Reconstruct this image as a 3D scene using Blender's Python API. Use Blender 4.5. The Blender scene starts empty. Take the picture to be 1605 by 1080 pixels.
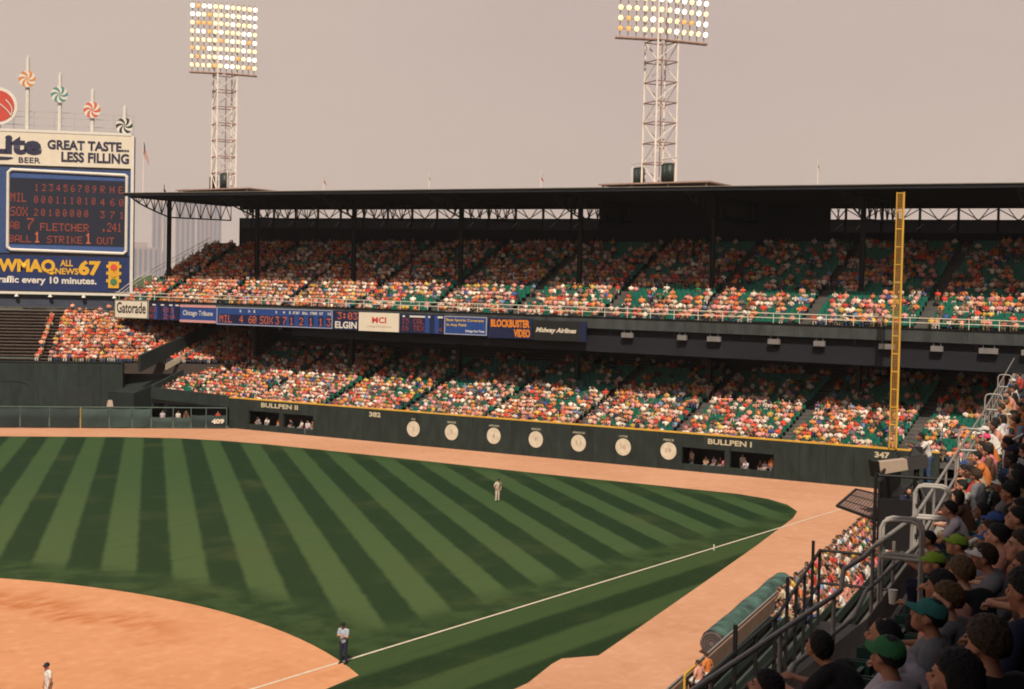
import bpy, bmesh, math, random
import numpy as np
from mathutils import Vector, Matrix, noise

random.seed(7)
rng = np.random.default_rng(7)
SC = bpy.context.scene
COL = SC.collection
rad = math.radians

# ------------------------------------------------------------------ camera
CAM = (-2.966, -37.709, 15.2855)
YAW, PITCH, ROLL = 0.612826, -0.036133, 0.02113
cf_ = Vector((math.cos(YAW) * math.cos(PITCH), math.sin(YAW) * math.cos(PITCH), math.sin(PITCH)))
cr_ = Vector((math.sin(YAW), -math.cos(YAW), 0))
cu_ = cr_.cross(cf_)
c_, s_ = math.cos(ROLL), math.sin(ROLL)
cR = c_ * cr_ + s_ * cu_
cU = -s_ * cr_ + c_ * cu_
cam_data = bpy.data.cameras.new("camera")
cam = bpy.data.objects.new("camera", cam_data)
COL.objects.link(cam)
cam.matrix_world = Matrix(((cR.x, cU.x, -cf_.x, CAM[0]), (cR.y, cU.y, -cf_.y, CAM[1]),
                           (cR.z, cU.z, -cf_.z, CAM[2]), (0, 0, 0, 1)))
cam_data.sensor_width = 36
cam_data.lens = 2143.27 / 1605 * 36
cam_data.clip_start = 0.1
cam_data.clip_end = 20000
SC.camera = cam

# ------------------------------------------------------------------ sky, sun, exposure
SUN_EL, SUN_AZ = 52.0, 32.0          # the light travels towards azimuth 32 degrees
world = bpy.data.worlds.new("World")
SC.world = world
world.use_nodes = True
wn = world.node_tree
wn.nodes.clear()
w_out = wn.nodes.new("ShaderNodeOutputWorld")
w_bg = wn.nodes.new("ShaderNodeBackground")
w_sky = wn.nodes.new("ShaderNodeTexSky")
w_sky.sky_type = 'NISHITA'
w_sky.sun_disc = False
w_sky.sun_elevation = rad(SUN_EL)
w_sky.sun_rotation = rad(270 - (SUN_AZ))
w_sky.altitude = 180
w_sky.air_density = 1.0
w_sky.dust_density = 6.0
w_sky.ozone_density = 1.0
w_mix = wn.nodes.new("ShaderNodeMixRGB")      # the milky summer overcast in front of the blue
w_geo = wn.nodes.new("ShaderNodeTexCoord")
w_sep = wn.nodes.new("ShaderNodeSeparateXYZ")
w_map = wn.nodes.new("ShaderNodeMapRange")   # haze thins out towards the zenith
w_map.interpolation_type = 'SMOOTHSTEP'
w_map.inputs[1].default_value = 0.22
w_map.inputs[2].default_value = 0.85
w_map.inputs[3].default_value = 0.90
w_map.inputs[4].default_value = 0.18
wn.links.new(w_geo.outputs["Generated"], w_sep.inputs[0])
wn.links.new(w_sep.outputs[2], w_map.inputs[0])
wn.links.new(w_map.outputs[0], w_mix.inputs[0])
w_mix.inputs[2].default_value = (5.9, 4.75, 4.05, 1)
w_nz = wn.nodes.new("ShaderNodeTexNoise")
w_nz.inputs["Scale"].default_value = 1.6
w_nz.inputs["Detail"].default_value = 4
w_mp = wn.nodes.new("ShaderNodeMapping")
w_mp.inputs["Scale"].default_value = (1, 1, 3.2)
wn.links.new(w_geo.outputs["Generated"], w_mp.inputs[0])
wn.links.new(w_mp.outputs[0], w_nz.inputs["Vector"])
w_cr = wn.nodes.new("ShaderNodeValToRGB")
w_cr.color_ramp.elements[0].position = 0.30
w_cr.color_ramp.elements[1].position = 0.72
w_cr.color_ramp.elements[0].color = (.90, .88, .90, 1)
w_cr.color_ramp.elements[1].color = (1.0, 1.0, .97, 1)
wn.links.new(w_nz.outputs[0], w_cr.inputs[0])
w_mul = wn.nodes.new("ShaderNodeMixRGB")
w_mul.blend_type = 'MULTIPLY'
w_mul.inputs[0].default_value = 1.0
w_mul.inputs[1].default_value = (6.35, 5.02, 4.3, 1)
wn.links.new(w_cr.outputs[0], w_mul.inputs[2])
wn.links.new(w_mul.outputs[0], w_mix.inputs[2])
wn.links.new(w_sky.outputs[0], w_mix.inputs[1])
wn.links.new(w_mix.outputs[0], w_bg.inputs[0])
w_bg.inputs[1].default_value = 0.072
wn.links.new(w_bg.outputs[0], w_out.inputs[0])

sun_d = bpy.data.lights.new("sun", 'SUN')
sun_d.energy = 5.0
sun_d.angle = rad(0.6)
sun_d.color = (1.0, 0.87, 0.70)
sun = bpy.data.objects.new("sun", sun_d)
COL.objects.link(sun)
ray = Vector((math.cos(rad(SUN_AZ)) * math.cos(rad(SUN_EL)), math.sin(rad(SUN_AZ)) * math.cos(rad(SUN_EL)), -math.sin(rad(SUN_EL))))
sun.rotation_euler = ray.to_track_quat('-Z', 'Y').to_euler()
sun.location = (0, 0, 200)

SC.view_settings.view_transform = 'Standard'
SC.view_settings.look = 'None'
SC.view_settings.exposure = 0.5
SC.view_settings.gamma = 1.0
SC.render.engine = 'CYCLES'
SC.cycles.use_denoising = True
SC.cycles.max_bounces = 6
SC.cycles.diffuse_bounces = 3
SC.cycles.volume_bounces = 0
SC.cycles.transparent_max_bounces = 12
SC.cycles.filter_width = 1.9

# ------------------------------------------------------------------ materials
MATS = {}
ALB = 0.62          # base colours all darkened, to deepen the shade against a stronger sun


def mat(name, col, rough=0.85, var=0.12, scale=3.0, bump=0.0, metal=0.0, spec=0.25, emit=None, estr=0.0, alpha=1.0, stretch=None, obj_rand=0.0):
    if name in MATS:
        return MATS[name]
    m = bpy.data.materials.new(name)
    m.use_nodes = True
    nt = m.node_tree
    b = nt.nodes["Principled BSDF"]
    b.inputs["Roughness"].default_value = rough
    b.inputs["Metallic"].default_value = metal
    b.inputs["Specular IOR Level"].default_value = spec
    col = tuple(c * ALB for c in tuple(col)[:3])
    src = None
    if var > 0 or bump > 0:
        tc = nt.nodes.new("ShaderNodeTexCoord")
        nz = nt.nodes.new("ShaderNodeTexNoise")
        nz.inputs["Scale"].default_value = scale
        nz.inputs["Detail"].default_value = 5
        nz.inputs["Roughness"].default_value = 0.6
        if stretch:
            mp = nt.nodes.new("ShaderNodeMapping")
            mp.inputs["Scale"].default_value = stretch
            nt.links.new(tc.outputs["Object"], mp.inputs[0])
            nt.links.new(mp.outputs[0], nz.inputs["Vector"])
        else:
            nt.links.new(tc.outputs["Object"], nz.inputs["Vector"])
        cr = nt.nodes.new("ShaderNodeValToRGB")
        cr.color_ramp.elements[0].position = 0.3
        cr.color_ramp.elements[1].position = 0.7
        cr.color_ramp.elements[0].color = (*[max(0, c * (1 - var)) for c in col], 1)
        cr.color_ramp.elements[1].color = (*[min(1, c * (1 + var)) for c in col], 1)
        nt.links.new(nz.outputs[0], cr.inputs[0])
        src = cr.outputs[0]
        if bump > 0:
            bp = nt.nodes.new("ShaderNodeBump")
            bp.inputs["Strength"].default_value = bump
            bp.inputs["Distance"].default_value = 0.02
            nt.links.new(nz.outputs[0], bp.inputs["Height"])
            nt.links.new(bp.outputs[0], b.inputs["Normal"])
    if obj_rand > 0:
        oi = nt.nodes.new("ShaderNodeObjectInfo")
        hs = nt.nodes.new("ShaderNodeHueSaturation")
        mr = nt.nodes.new("ShaderNodeMapRange")
        mr.inputs[3].default_value = 1 - obj_rand
        mr.inputs[4].default_value = 1 + obj_rand
        nt.links.new(oi.outputs["Random"], mr.inputs[0])
        nt.links.new(mr.outputs[0], hs.inputs["Value"])
        if src:
            nt.links.new(src, hs.inputs["Color"])
        else:
            hs.inputs["Color"].default_value = (*col, 1)
        src = hs.outputs[0]
    if src:
        nt.links.new(src, b.inputs["Base Color"])
    else:
        b.inputs["Base Color"].default_value = (*col, 1)
    if emit:
        b.inputs["Emission Color"].default_value = (*emit, 1)
        b.inputs["Emission Strength"].default_value = estr
    if alpha < 1:
        b.inputs["Alpha"].default_value = alpha
    MATS[name] = m
    return m


def N(nt, kind, **kw):
    n = nt.nodes.new(kind)
    for k, v in kw.items():
        setattr(n, k, v)
    return n


def mth(nt, op, a, b=None, clamp=False):
    n = nt.nodes.new("ShaderNodeMath")
    n.operation = op
    n.use_clamp = clamp
    for i, v in enumerate((a, b)):
        if v is None:
            continue
        if isinstance(v, (int, float)):
            n.inputs[i].default_value = v
        else:
            nt.links.new(v, n.inputs[i])
    return n.outputs[0]


def smooth(nt, v, lo, hi):
    n = nt.nodes.new("ShaderNodeMapRange")
    n.interpolation_type = 'SMOOTHSTEP'
    nt.links.new(v, n.inputs[0])
    n.inputs[1].default_value = lo
    n.inputs[2].default_value = hi
    return n.outputs[0]


def mixc(nt, f, a, b):
    n = nt.nodes.new("ShaderNodeMixRGB")
    if isinstance(f, (int, float)):
        n.inputs[0].default_value = f
    else:
        nt.links.new(f, n.inputs[0])
    for i, v in ((1, a), (2, b)):
        if isinstance(v, tuple):
            n.inputs[i].default_value = (*v, 1)
        else:
            nt.links.new(v, n.inputs[i])
    return n.outputs[0]


def noise_out(nt, pos, scale, detail=4, stretch=None, rough=0.55):
    nz = nt.nodes.new("ShaderNodeTexNoise")
    nz.inputs["Scale"].default_value = scale
    nz.inputs["Detail"].default_value = detail
    nz.inputs["Roughness"].default_value = rough
    if stretch:
        mp = nt.nodes.new("ShaderNodeMapping")
        mp.inputs["Rotation"].default_value = (0, 0, stretch[1])
        mp.inputs["Scale"].default_value = stretch[0]
        nt.links.new(pos, mp.inputs[0])
        nt.links.new(mp.outputs[0], nz.inputs["Vector"])
    else:
        nt.links.new(pos, nz.inputs["Vector"])
    return nz.outputs[0]


# ------------------------------------------------------------------ mesh helpers
class MB:
    def __init__(self):
        self.v = []
        self.f = []
        self.m = []

    def add(self, vs, fs, mi=0):
        o = len(self.v)
        self.v.extend([tuple(x) for x in vs])
        self.f.extend([tuple(i + o for i in q) for q in fs])
        self.m.extend([mi] * len(fs))

    def hexa(self, p, mi=0):  # 8 corners, bottom 4 then top 4
        self.add(p, [(0, 3, 2, 1), (4, 5, 6, 7), (0, 1, 5, 4), (1, 2, 6, 5), (2, 3, 7, 6), (3, 0, 4, 7)], mi)

    def fbox(self, F, a0, a1, b0, b1, z0, z1, mi=0):
        zz = lambda z, a, b: z(a, b) if callable(z) else z
        pts = [F(a, b, zz(z0, a, b)) for a, b in ((a0, b0), (a1, b0), (a1, b1), (a0, b1))]
        pts += [F(a, b, zz(z1, a, b)) for a, b in ((a0, b0), (a1, b0), (a1, b1), (a0, b1))]
        self.hexa(pts, mi)

    def tube(self, p0, p1, r, n=8, r1=None, mi=0):
        p0, p1 = Vector(p0), Vector(p1)
        d = (p1 - p0)
        if d.length < 1e-6:
            return
        d.normalize()
        u = d.orthogonal().normalized()
        w = d.cross(u)
        r1 = r if r1 is None else r1
        vs = []
        for pp, rr in ((p0, r), (p1, r1)):
            for i in range(n):
                a = 2 * math.pi * i / n
                vs.append(pp + (u * math.cos(a) + w * math.sin(a)) * rr)
        fs = [(i, (i + 1) % n, n + (i + 1) % n, n + i) for i in range(n)]
        fs += [tuple(range(n - 1, -1, -1)), tuple(range(n, 2 * n))]
        self.add(vs, fs, mi)

    def path(self, pts, r, n=8, mi=0):
        for a, b in zip(pts[:-1], pts[1:]):
            self.tube(a, b, r, n, mi=mi)
        for q in pts[1:-1]:
            self.ball(q, (r, r, r), 6, 4, mi)

    def ball(self, c, r, n=12, k=8, mi=0, M=None):
        vs = []
        fs = []
        for j in range(1, k):
            t = math.pi * j / k
            for i in range(n):
                a = 2 * math.pi * i / n
                q = Vector((r[0] * math.sin(t) * math.cos(a), r[1] * math.sin(t) * math.sin(a), r[2] * math.cos(t)))
                if M:
                    q = M @ q
                vs.append(Vector(c) + q)
        top = len(vs)
        for sgn in (1, -1):
            q = Vector((0, 0, r[2] * sgn))
            if M:
                q = M @ q
            vs.append(Vector(c) + q)
        for j in range(k - 2):
            for i in range(n):
                fs.append((j * n + i, (j + 1) * n + i, (j + 1) * n + (i + 1) % n, j * n + (i + 1) % n))
        for i in range(n):
            fs.append((top, i, (i + 1) % n))
            fs.append((top + 1, (k - 2) * n + (i + 1) % n, (k - 2) * n + i))
        self.add(vs, fs, mi)

    def cap(self, a, b, ra, rb, n=14, sx=1.0, sy=1.0):  # closed tapered capsule, optionally flattened in world x / y
        a, b = Vector(a), Vector(b)
        d = b - a
        L = d.length
        d.normalize()
        u = d.orthogonal().normalized()
        w = d.cross(u)
        rings = []
        for t in (0.15, 0.5, 0.8):
            rings.append((a - d * ra * math.cos(t * math.pi / 2), ra * math.sin(t * math.pi / 2)))
        rings.append((a, ra))
        rings.append((b, rb))
        for t in (0.8, 0.5, 0.15):
            rings.append((b + d * rb * math.cos(t * math.pi / 2), rb * math.sin(t * math.pi / 2)))
        vs = []
        mid = (a + b) / 2
        for cpt, rr in rings:
            for i in range(n):
                an = 2 * math.pi * i / n
                off = (u * math.cos(an) + w * math.sin(an)) * rr
                off.x *= sx
                off.y *= sy
                vs.append(cpt + off)
        k = len(rings)
        fs = []
        for j in range(k - 1):
            for i in range(n):
                fs.append((j * n + i, j * n + (i + 1) % n, (j + 1) * n + (i + 1) % n, (j + 1) * n + i))
        fs.append(tuple(range(n - 1, -1, -1)))
        fs.append(tuple(range((k - 1) * n, k * n)))
        self.add(vs, fs)

    def disc(self, c, x, y, r, n=28, th=None, mi=0):
        c, x, y = Vector(c), Vector(x), Vector(y)
        nrm = x.cross(y).normalized()
        th = th or 0.03
        vs = []
        for dz in (0, th):
            for i in range(n):
                a = 2 * math.pi * i / n
                vs.append(c + nrm * dz + x * (math.cos(a) * r) + y * (math.sin(a) * r))
        fs = [(i, (i + 1) % n, n + (i + 1) % n, n + i) for i in range(n)] + [tuple(range(n - 1, -1, -1)), tuple(range(n, 2 * n))]
        self.add(vs, fs, mi)

    def mesh(self, name, mats, shade=False):
        me = bpy.data.meshes.new(name)
        me.from_pydata(self.v, [], self.f)
        for m in (mats if isinstance(mats, (list, tuple)) else [mats]):
            me.materials.append(m)
        if any(self.m):
            me.polygons.foreach_set("material_index", self.m)
        if shade:
            me.polygons.foreach_set("use_smooth", [True] * len(me.polygons))
        me.update()
        return me

    def build(self, name, mats, parent=None, shade=False):
        return obj(name, self.mesh(name, mats, shade), parent)


def obj(name, me, parent=None, world=True):
    o = bpy.data.objects.new(name, me)
    COL.objects.link(o)
    if parent is not None:
        o.parent = parent
        if world:
            q = parent
            off = Vector((0, 0, 0))
            while q is not None:
                off -= q.location
                q = q.parent
            o.location = off
    return o


def tag(o, label=None, cat=None, group=None, kind=None):
    if label:
        o["label"] = label
    if cat:
        o["category"] = cat
    if group:
        o["group"] = group
    if kind:
        o["kind"] = kind
    return o


def thing(name, loc, label, cat, group=None):
    o = bpy.data.objects.new(name, None)
    COL.objects.link(o)
    o.location = loc
    o.empty_display_size = 0.3
    return tag(o, label, cat, group)


def deps():
    return bpy.context.evaluated_depsgraph_get()


def text_mesh(s, width, height, bold=0.0, shear=0.0, ext=0.01):
    cu = bpy.data.curves.new("lettering", 'FONT')
    cu.body = s
    cu.size = 1
    cu.offset = bold
    cu.shear = shear
    cu.extrude = 0.0
    cu.resolution_u = 3
    o = bpy.data.objects.new("lettering", cu)
    COL.objects.link(o)
    me = bpy.data.meshes.new_from_object(o.evaluated_get(deps()))
    bpy.data.objects.remove(o)
    bpy.data.curves.remove(cu)
    n = len(me.vertices)
    co = np.empty(n * 3)
    me.vertices.foreach_get("co", co)
    co = co.reshape(-1, 3)
    lo, hi = co.min(0), co.max(0)
    co[:, 0] = (co[:, 0] - lo[0]) / max(hi[0] - lo[0], 1e-6) * width
    co[:, 1] = (co[:, 1] - lo[1]) / max(hi[1] - lo[1], 1e-6) * height
    return me, co


def text(name, s, P0, X, Y, width, height, m, parent, bold=0.0, shear=0.0):
    """letters set on a surface: P0 lower left corner, X and Y unit vectors in the surface"""
    me, co = text_mesh(s, width, height, bold, shear)
    X, Y, P0 = np.array(X), np.array(Y), np.array(P0)
    me.vertices.foreach_set("co", (P0 + co[:, :1] * X + co[:, 1:2] * Y).ravel())
    me.materials.clear()
    me.materials.append(m)
    me.update()
    me.name = name
    return obj(name, me, parent)


# frames of reference -----------------------------------------------------------
n_ = math.hypot(1, .055)
A_ = Vector((-.055, 1, 0)) / n_
O_ = Vector((1, .055, 0)) / n_
S0 = Vector((106.2, 0, 0))
Zv = Vector((0, 0, 1))


def st(s, o, z):  # right field stand: s along the wall, o away from the field
    return S0 + A_ * s + O_ * o + Zv * z


C_ = Vector((1, 1, 0)) / 2 ** .5
T_ = Vector((1, -1, 0)) / 2 ** .5


def cf(t, c, z):  # centre field: c away from home, t to the right
    return C_ * c + T_ * t + Zv * z


PL = [(-19.01, -35.7), (7.07, -32.58), (12.52, -31.95), (17.4, -30.91), (27.66, -28.43), (40.06, -25.43), (83.66, -14.63), (134.32, -2.1)]


def fg(X, nn, z):  # near deck: X along the rail, nn behind it
    y = float(np.interp(X, [q[0] for q in PL], [q[1] for q in PL]))
    th = rad(float(np.interp(X, [9, 19.6], [8, 13.7])))
    return Vector((X + nn * math.sin(th), y - nn * math.cos(th), z))


def fgth(X):
    return rad(float(np.interp(X, [9, 19.6], [8, 13.7])))


B0 = Vector((41.9, -13.9, 0))
bt_ = math.atan2(10.8, 51.0)
BD = Vector((math.cos(bt_), math.sin(bt_), 0))
BN = Vector((math.sin(bt_), -math.cos(bt_), 0))


def fb(u, nn, z):  # field boxes: u along their front wall, nn behind it
    return B0 + BD * u + BN * nn + Zv * z


def W_(F):  # plain world frame
    return Vector


# common materials
M_white = mat("white_paint", (.72, .68, .62), .6, .06, 1.5)
M_cream = mat("cream_sign", (.74, .66, .54), .6, .05, 1.0)
M_steel = mat("dark_green_steel", (.018, .024, .024), .6, .2, .6)
M_wall = mat("dark_green_wall", (.016, .026, .023), .75, .4, 1.6, .2, stretch=(1, 1, .35), obj_rand=.14)
M_concrete = mat("concrete", (.10, .095, .09), .9, .25, .8, .3)
M_seat = mat("green_seat_paint", (.010, .145, .10), .5, .2, 1.2)
M_black = mat("black_metal", (.007, .007, .008), .55, .2, 2)
M_yellow = mat("yellow_paint", (.62, .36, .05), .6, .15, 1.0)
M_navy = mat("navy_sign", (.010, .016, .06), .55, .1, 1)
M_blue = mat("blue_sign", (.02, .06, .24), .55, .1, 1)
M_orange = mat("orange_letters", (.75, .23, .02), .6, .08, 2)
M_red = mat("red_letters", (.55, .05, .03), .6, .08, 2)
M_pink = mat("pink_stripe", (.6, .3, .3), .6, .08, 2)
M_led = mat("display_lamps", (.25, .05, .03), .6, 0, emit=(1.0, .16, .06), estr=.10)
M_led2 = mat("display_lamps_bright", (.4, .1, .05), .6, 0, emit=(1.0, .2, .06), estr=.25)
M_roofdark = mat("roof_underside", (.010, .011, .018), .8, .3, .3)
M_rooftop = mat("roof_gravel", (.2, .18, .15), .9, .2, 1)
M_pipe = mat("grey_painted_pipe", (.27, .25, .24), .45, .12, 4)
M_palepipe = mat("pale_painted_pipe", (.38, .36, .34), .45, .1, 4)
M_lattice = mat("pale_lattice_steel", (.86, .76, .68), .6, .15, 1.5)
M_rust = mat("rust_brown_steel", (.36, .23, .19), .7, .2, 1.5)
M_wood = mat("weathered_bench", (.15, .105, .08), .85, .25, 1.0)

# ================================================================== GROUND
def sheet(name, pts, z, m, kind="structure"):
    me = bpy.data.meshes.new(name)
    bm = bmesh.new()
    vs = [bm.verts.new((p[0], p[1], z)) for p in pts]
    f = bm.faces.new(vs)
    bmesh.ops.triangulate(bm, faces=[f])
    bm.normal_update()
    for f in bm.faces:
        if f.normal.z < 0:
            f.normal_flip()
    bm.to_mesh(me)
    bm.free()
    me.materials.append(m)
    return tag(obj(name, me), kind=kind)


def dirt_material(name, tint):
    m = bpy.data.materials.new(name)
    m.use_nodes = True
    nt = m.node_tree
    b = nt.nodes["Principled BSDF"]
    b.inputs["Roughness"].default_value = 1
    b.inputs["Specular IOR Level"].default_value = 0.05
    pos = N(nt, "ShaderNodeNewGeometry").outputs["Position"]
    big = noise_out(nt, pos, .09, 4)
    fine = noise_out(nt, pos, 1.4, 6)
    col = mixc(nt, smooth(nt, big, .35, .68), (.50, .255, .145), (.56, .30, .18))
    col = mixc(nt, mth(nt, 'MULTIPLY', smooth(nt, fine, .45, .75), .35), col, (.66, .40, .26))
    rake = noise_out(nt, pos, 1.0, 3, ((.35, 7.0, 1), -.25))
    col = mixc(nt, mth(nt, 'MULTIPLY', smooth(nt, rake, .52, .75), .22), col, (.36, .17, .085))
    scuff = noise_out(nt, pos, .55, 6, None, .7)
    col = mixc(nt, mth(nt, 'MULTIPLY', smooth(nt, scuff, .52, .70), .42), col, (.40, .18, .085))
    # damp raked band round the infield, at its own distance from the mound
    sx = N(nt, "ShaderNodeSeparateXYZ")
    nt.links.new(pos, sx.inputs[0])
    dx = mth(nt, 'SUBTRACT', sx.outputs[0], 13.04)
    dy = mth(nt, 'SUBTRACT', sx.outputs[1], 13.04)
    r = mth(nt, 'SQRT', mth(nt, 'ADD', mth(nt, 'MULTIPLY', dx, dx), mth(nt, 'MULTIPLY', dy, dy)))
    wob = mth(nt, 'MULTIPLY', mth(nt, 'SUBTRACT', noise_out(nt, pos, .22, 3), .5), 7.0)
    rr = mth(nt, 'ADD', r, wob)
    band = mth(nt, 'MULTIPLY', smooth(nt, rr, 22.0, 24.0), mth(nt, 'SUBTRACT', 1.0, smooth(nt, rr, 25.2, 27.5)))
    xm = smooth(nt, mth(nt, 'ADD', sx.outputs[1], mth(nt, 'MULTIPLY', wob, 1.2)), 6.0, 13.0)
    band = mth(nt, 'MULTIPLY', band, xm)
    band = mth(nt, 'MULTIPLY', band, smooth(nt, noise_out(nt, pos, .5, 5, ((1, 3.2, 1), -.6)), .30, .62))
    col = mixc(nt, mth(nt, 'MULTIPLY', band, .85), col, (.40, .14, .055))
    col = mixc(nt, 1.0, col, tint)
    nt.nodes[-1].blend_type = 'MULTIPLY'
    nt.links.new(col, b.inputs["Base Color"])
    bp = nt.nodes.new("ShaderNodeBump")
    bp.inputs["Strength"].default_value = .35
    bp.inputs["Distance"].default_value = .05
    nt.links.new(noise_out(nt, pos, 3.5, 6), bp.inputs["Height"])
    nt.links.new(bp.outputs[0], b.inputs["Normal"])
    return m


def grass_material():
    m = bpy.data.materials.new("mown_grass")
    m.use_nodes = True
    nt = m.node_tree
    b = nt.nodes["Principled BSDF"]
    b.inputs["Roughness"].default_value = .9
    b.inputs["Specular IOR Level"].default_value = 0.08
    pos = N(nt, "ShaderNodeNewGeometry").outputs["Position"]
    sx = N(nt, "ShaderNodeSeparateXYZ")
    nt.links.new(pos, sx.inputs[0])
    X, Y = sx.outputs[0], sx.outputs[1]
    wob = mth(nt, 'MULTIPLY', mth(nt, 'SUBTRACT', noise_out(nt, pos, .6, 4), .5), .35)
    q = mth(nt, 'SUBTRACT', mth(nt, 'MULTIPLY', X, math.sin(rad(49.9))), mth(nt, 'MULTIPLY', Y, math.cos(rad(49.9))))
    q = mth(nt, 'ADD', q, wob)
    tri = mth(nt, 'PINGPONG', mth(nt, 'ADD', q, -15.0 + .93 + 3.7 * 40), 1.86)
    # tri peaks (1.86) or is 0 at stripe centres
    light = mth(nt, 'SUBTRACT', 1.0, smooth(nt, tri, .74, 1.12))
    light = mth(nt, 'SUBTRACT', 1.0, light)
    # mower turns along the infield and the foul line blur the stripes
    dx = mth(nt, 'SUBTRACT', X, 13.04)
    dy = mth(nt, 'SUBTRACT', Y, 13.04)
    r = mth(nt, 'SQRT', mth(nt, 'ADD', mth(nt, 'MULTIPLY', dx, dx), mth(nt, 'MULTIPLY', dy, dy)))
    w2 = mth(nt, 'MULTIPLY', mth(nt, 'SUBTRACT', noise_out(nt, pos, .5, 3), .5), 3.0)
    keep = mth(nt, 'MULTIPLY', smooth(nt, mth(nt, 'ADD', r, w2), 31.0, 34.6), smooth(nt, mth(nt, 'ADD', Y, mth(nt, 'MULTIPLY', w2, .8)), 1.2, 4.0))
    keep = mth(nt, 'MULTIPLY', keep, mth(nt, 'SUBTRACT', 1.0, mth(nt, 'MULTIPLY', smooth(nt, X, 91.0, 94.5), .7)))
    # rings in the turning strip
    ring = smooth(nt, noise_out(nt, pos, .55, 4), .4, .62)
    base = mixc(nt, ring, (.020, .036, .012), (.038, .058, .020))
    dark, lite = (.042, .064, .017), (.130, .160, .050)
    far = smooth(nt, r, 33.0, 75.0)
    dark_ = mixc(nt, far, (.016, .032, .011), (.010, .026, .010))
    lite_ = mixc(nt, far, (.064, .088, .032), (.040, .070, .026))
    stripes = mixc(nt, light, dark_, lite_)
    col = mixc(nt, keep, base, stripes)
    # foul ground: stripes along the line
    ft = mth(nt, 'PINGPONG', mth(nt, 'ADD', mth(nt, 'ADD', Y, mth(nt, 'MULTIPLY', wob, .8)), 1.05 + 42.0), 2.1)
    fl = smooth(nt, ft, .8, 1.3)
    foul = mixc(nt, fl, (.040, .062, .021), (.012, .026, .008))
    col = mixc(nt, smooth(nt, Y, -.25, -.05), foul, col)
    fine = noise_out(nt, pos, 5.0, 8, ((1, 1, 1), 0), .8)
    streak = noise_out(nt, pos, 1.0, 4, ((.25, 2.6, 1), -.87))
    col = mixc(nt, mth(nt, 'MULTIPLY', smooth(nt, fine, .45, .8), .35), col, (.085, .105, .042))
    col = mixc(nt, mth(nt, 'MULTIPLY', smooth(nt, streak, .5, .8), .3), col, (.010, .020, .006))
    patch = noise_out(nt, pos, .16, 6, None, .65)
    col = mixc(nt, mth(nt, 'MULTIPLY', smooth(nt, patch, .5, .75), .4), col, (.075, .075, .026))
    col = mixc(nt, 1.0, col, (0.60, 0.70, 0.68))
    nt.nodes[-1].blend_type = 'MULTIPLY'
    nt.links.new(col, b.inputs["Base Color"])
    bp = nt.nodes.new("ShaderNodeBump")
    bp.inputs["Strength"].default_value = .5
    bp.inputs["Distance"].default_value = .04
    nt.links.new(noise_out(nt, pos, 9.0, 4), bp.inputs["Height"])
    nt.links.new(bp.outputs[0], b.inputs["Normal"])
    return m


M_dirt = dirt_material("track_clay", (.64, .64, .66))
M_infield = dirt_material("infield_clay", (.69, .62, .54))
M_grass = grass_material()
sheet("ground", [(-4000, -4000), (5400, -4000), (5400, 5400), (-4000, 5400)], -0.03, mat("city_ground", (.09, .09, .075), .95, .3, .02))
sheet("warning_track", [(-25, -25), (30, -25), (112, -3), (107, 12), (103.2, 72), (88, 88), (60, 118), (-20, 112), (-25, 20)], 0.0, M_dirt)
pit = Vector((13.04, 13.04))
grass_pts = [(-14, -8.5), (20, -8.4), (33, -8.3), (41.3, -7.7), (44.2, -6.9), (45.2, -6.75), (46.6, -7.7), (51.9, -6.6), (62.8, -4.3), (75, -1.7), (86.9, 1.0)]
cx = [(86.9, 1.0), (90.0, 2.0), (92.6, 3.9), (94.4, 6.3), (95.2, 9.3), (95.1, 12.6), (94.9, 18), (94.5, 24), (94.3, 32), (94.2, 45), (94.0, 53), (93.6, 60), (92.8, 65), (91.2, 69.6), (88.2, 74.1), (79.9, 82.9), (66, 97), (-8, 97), (-14, 40)]
sheet("outfield_grass", grass_pts + cx[1:], 0.005, M_grass)
inf = []
for i in range(61):
    a = rad(-31.0 + i * (90 + 62) / 60)
    inf.append((pit.x + 28.96 * math.cos(a), pit.y + 28.96 * math.sin(a)))
inf = inf + [(-7, 30), (-7, -7), (30, -2.9)]
sheet("infield_dirt", inf, 0.010, M_infield)
sheet("infield_grass", [(3, 3), (22, 3), (24.5, 12), (22, 22), (12, 24.5), (3, 22)], 0.014, M_grass)
M_chalk = mat("chalk", (.62, .54, .42), .95, .18, 2.5)
sheet("foul_line_marking", [(4, -.07), (105.9, -.07), (105.9, .07), (4, .07)], 0.016, M_chalk)
fm = MB()
fm.tube((72.0, -.35, 0), (72.0, -.35, .3), .035, 8)
fm.ball((72.0, -.35, .3), (.05, .05, .06), 8, 6)
tag(fm.build("foul_line_marker", M_cream), "small pale marker peg standing beside the chalk foul line", "marker")

# ================================================================== RIGHT FIELD WALL
wall = thing("outfield_wall", st(40, 0, 0), "long dark green right field wall with yellow top edge and white number discs", "wall")
WH = 3.3
XR = -A_          # to the viewer's right along the wall
openings = [(62.2, 66.35), (66.95, 71.3), (10.98, 15.0), (15.5, 19.6)]


def wall_seg(s0, s1, z0, z1):
    m = MB()
    m.fbox(st, s0 + .012, s1 - .012, 0, .28, z0, z1)
    return m.build("wall_panel", M_wall, wall)


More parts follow.
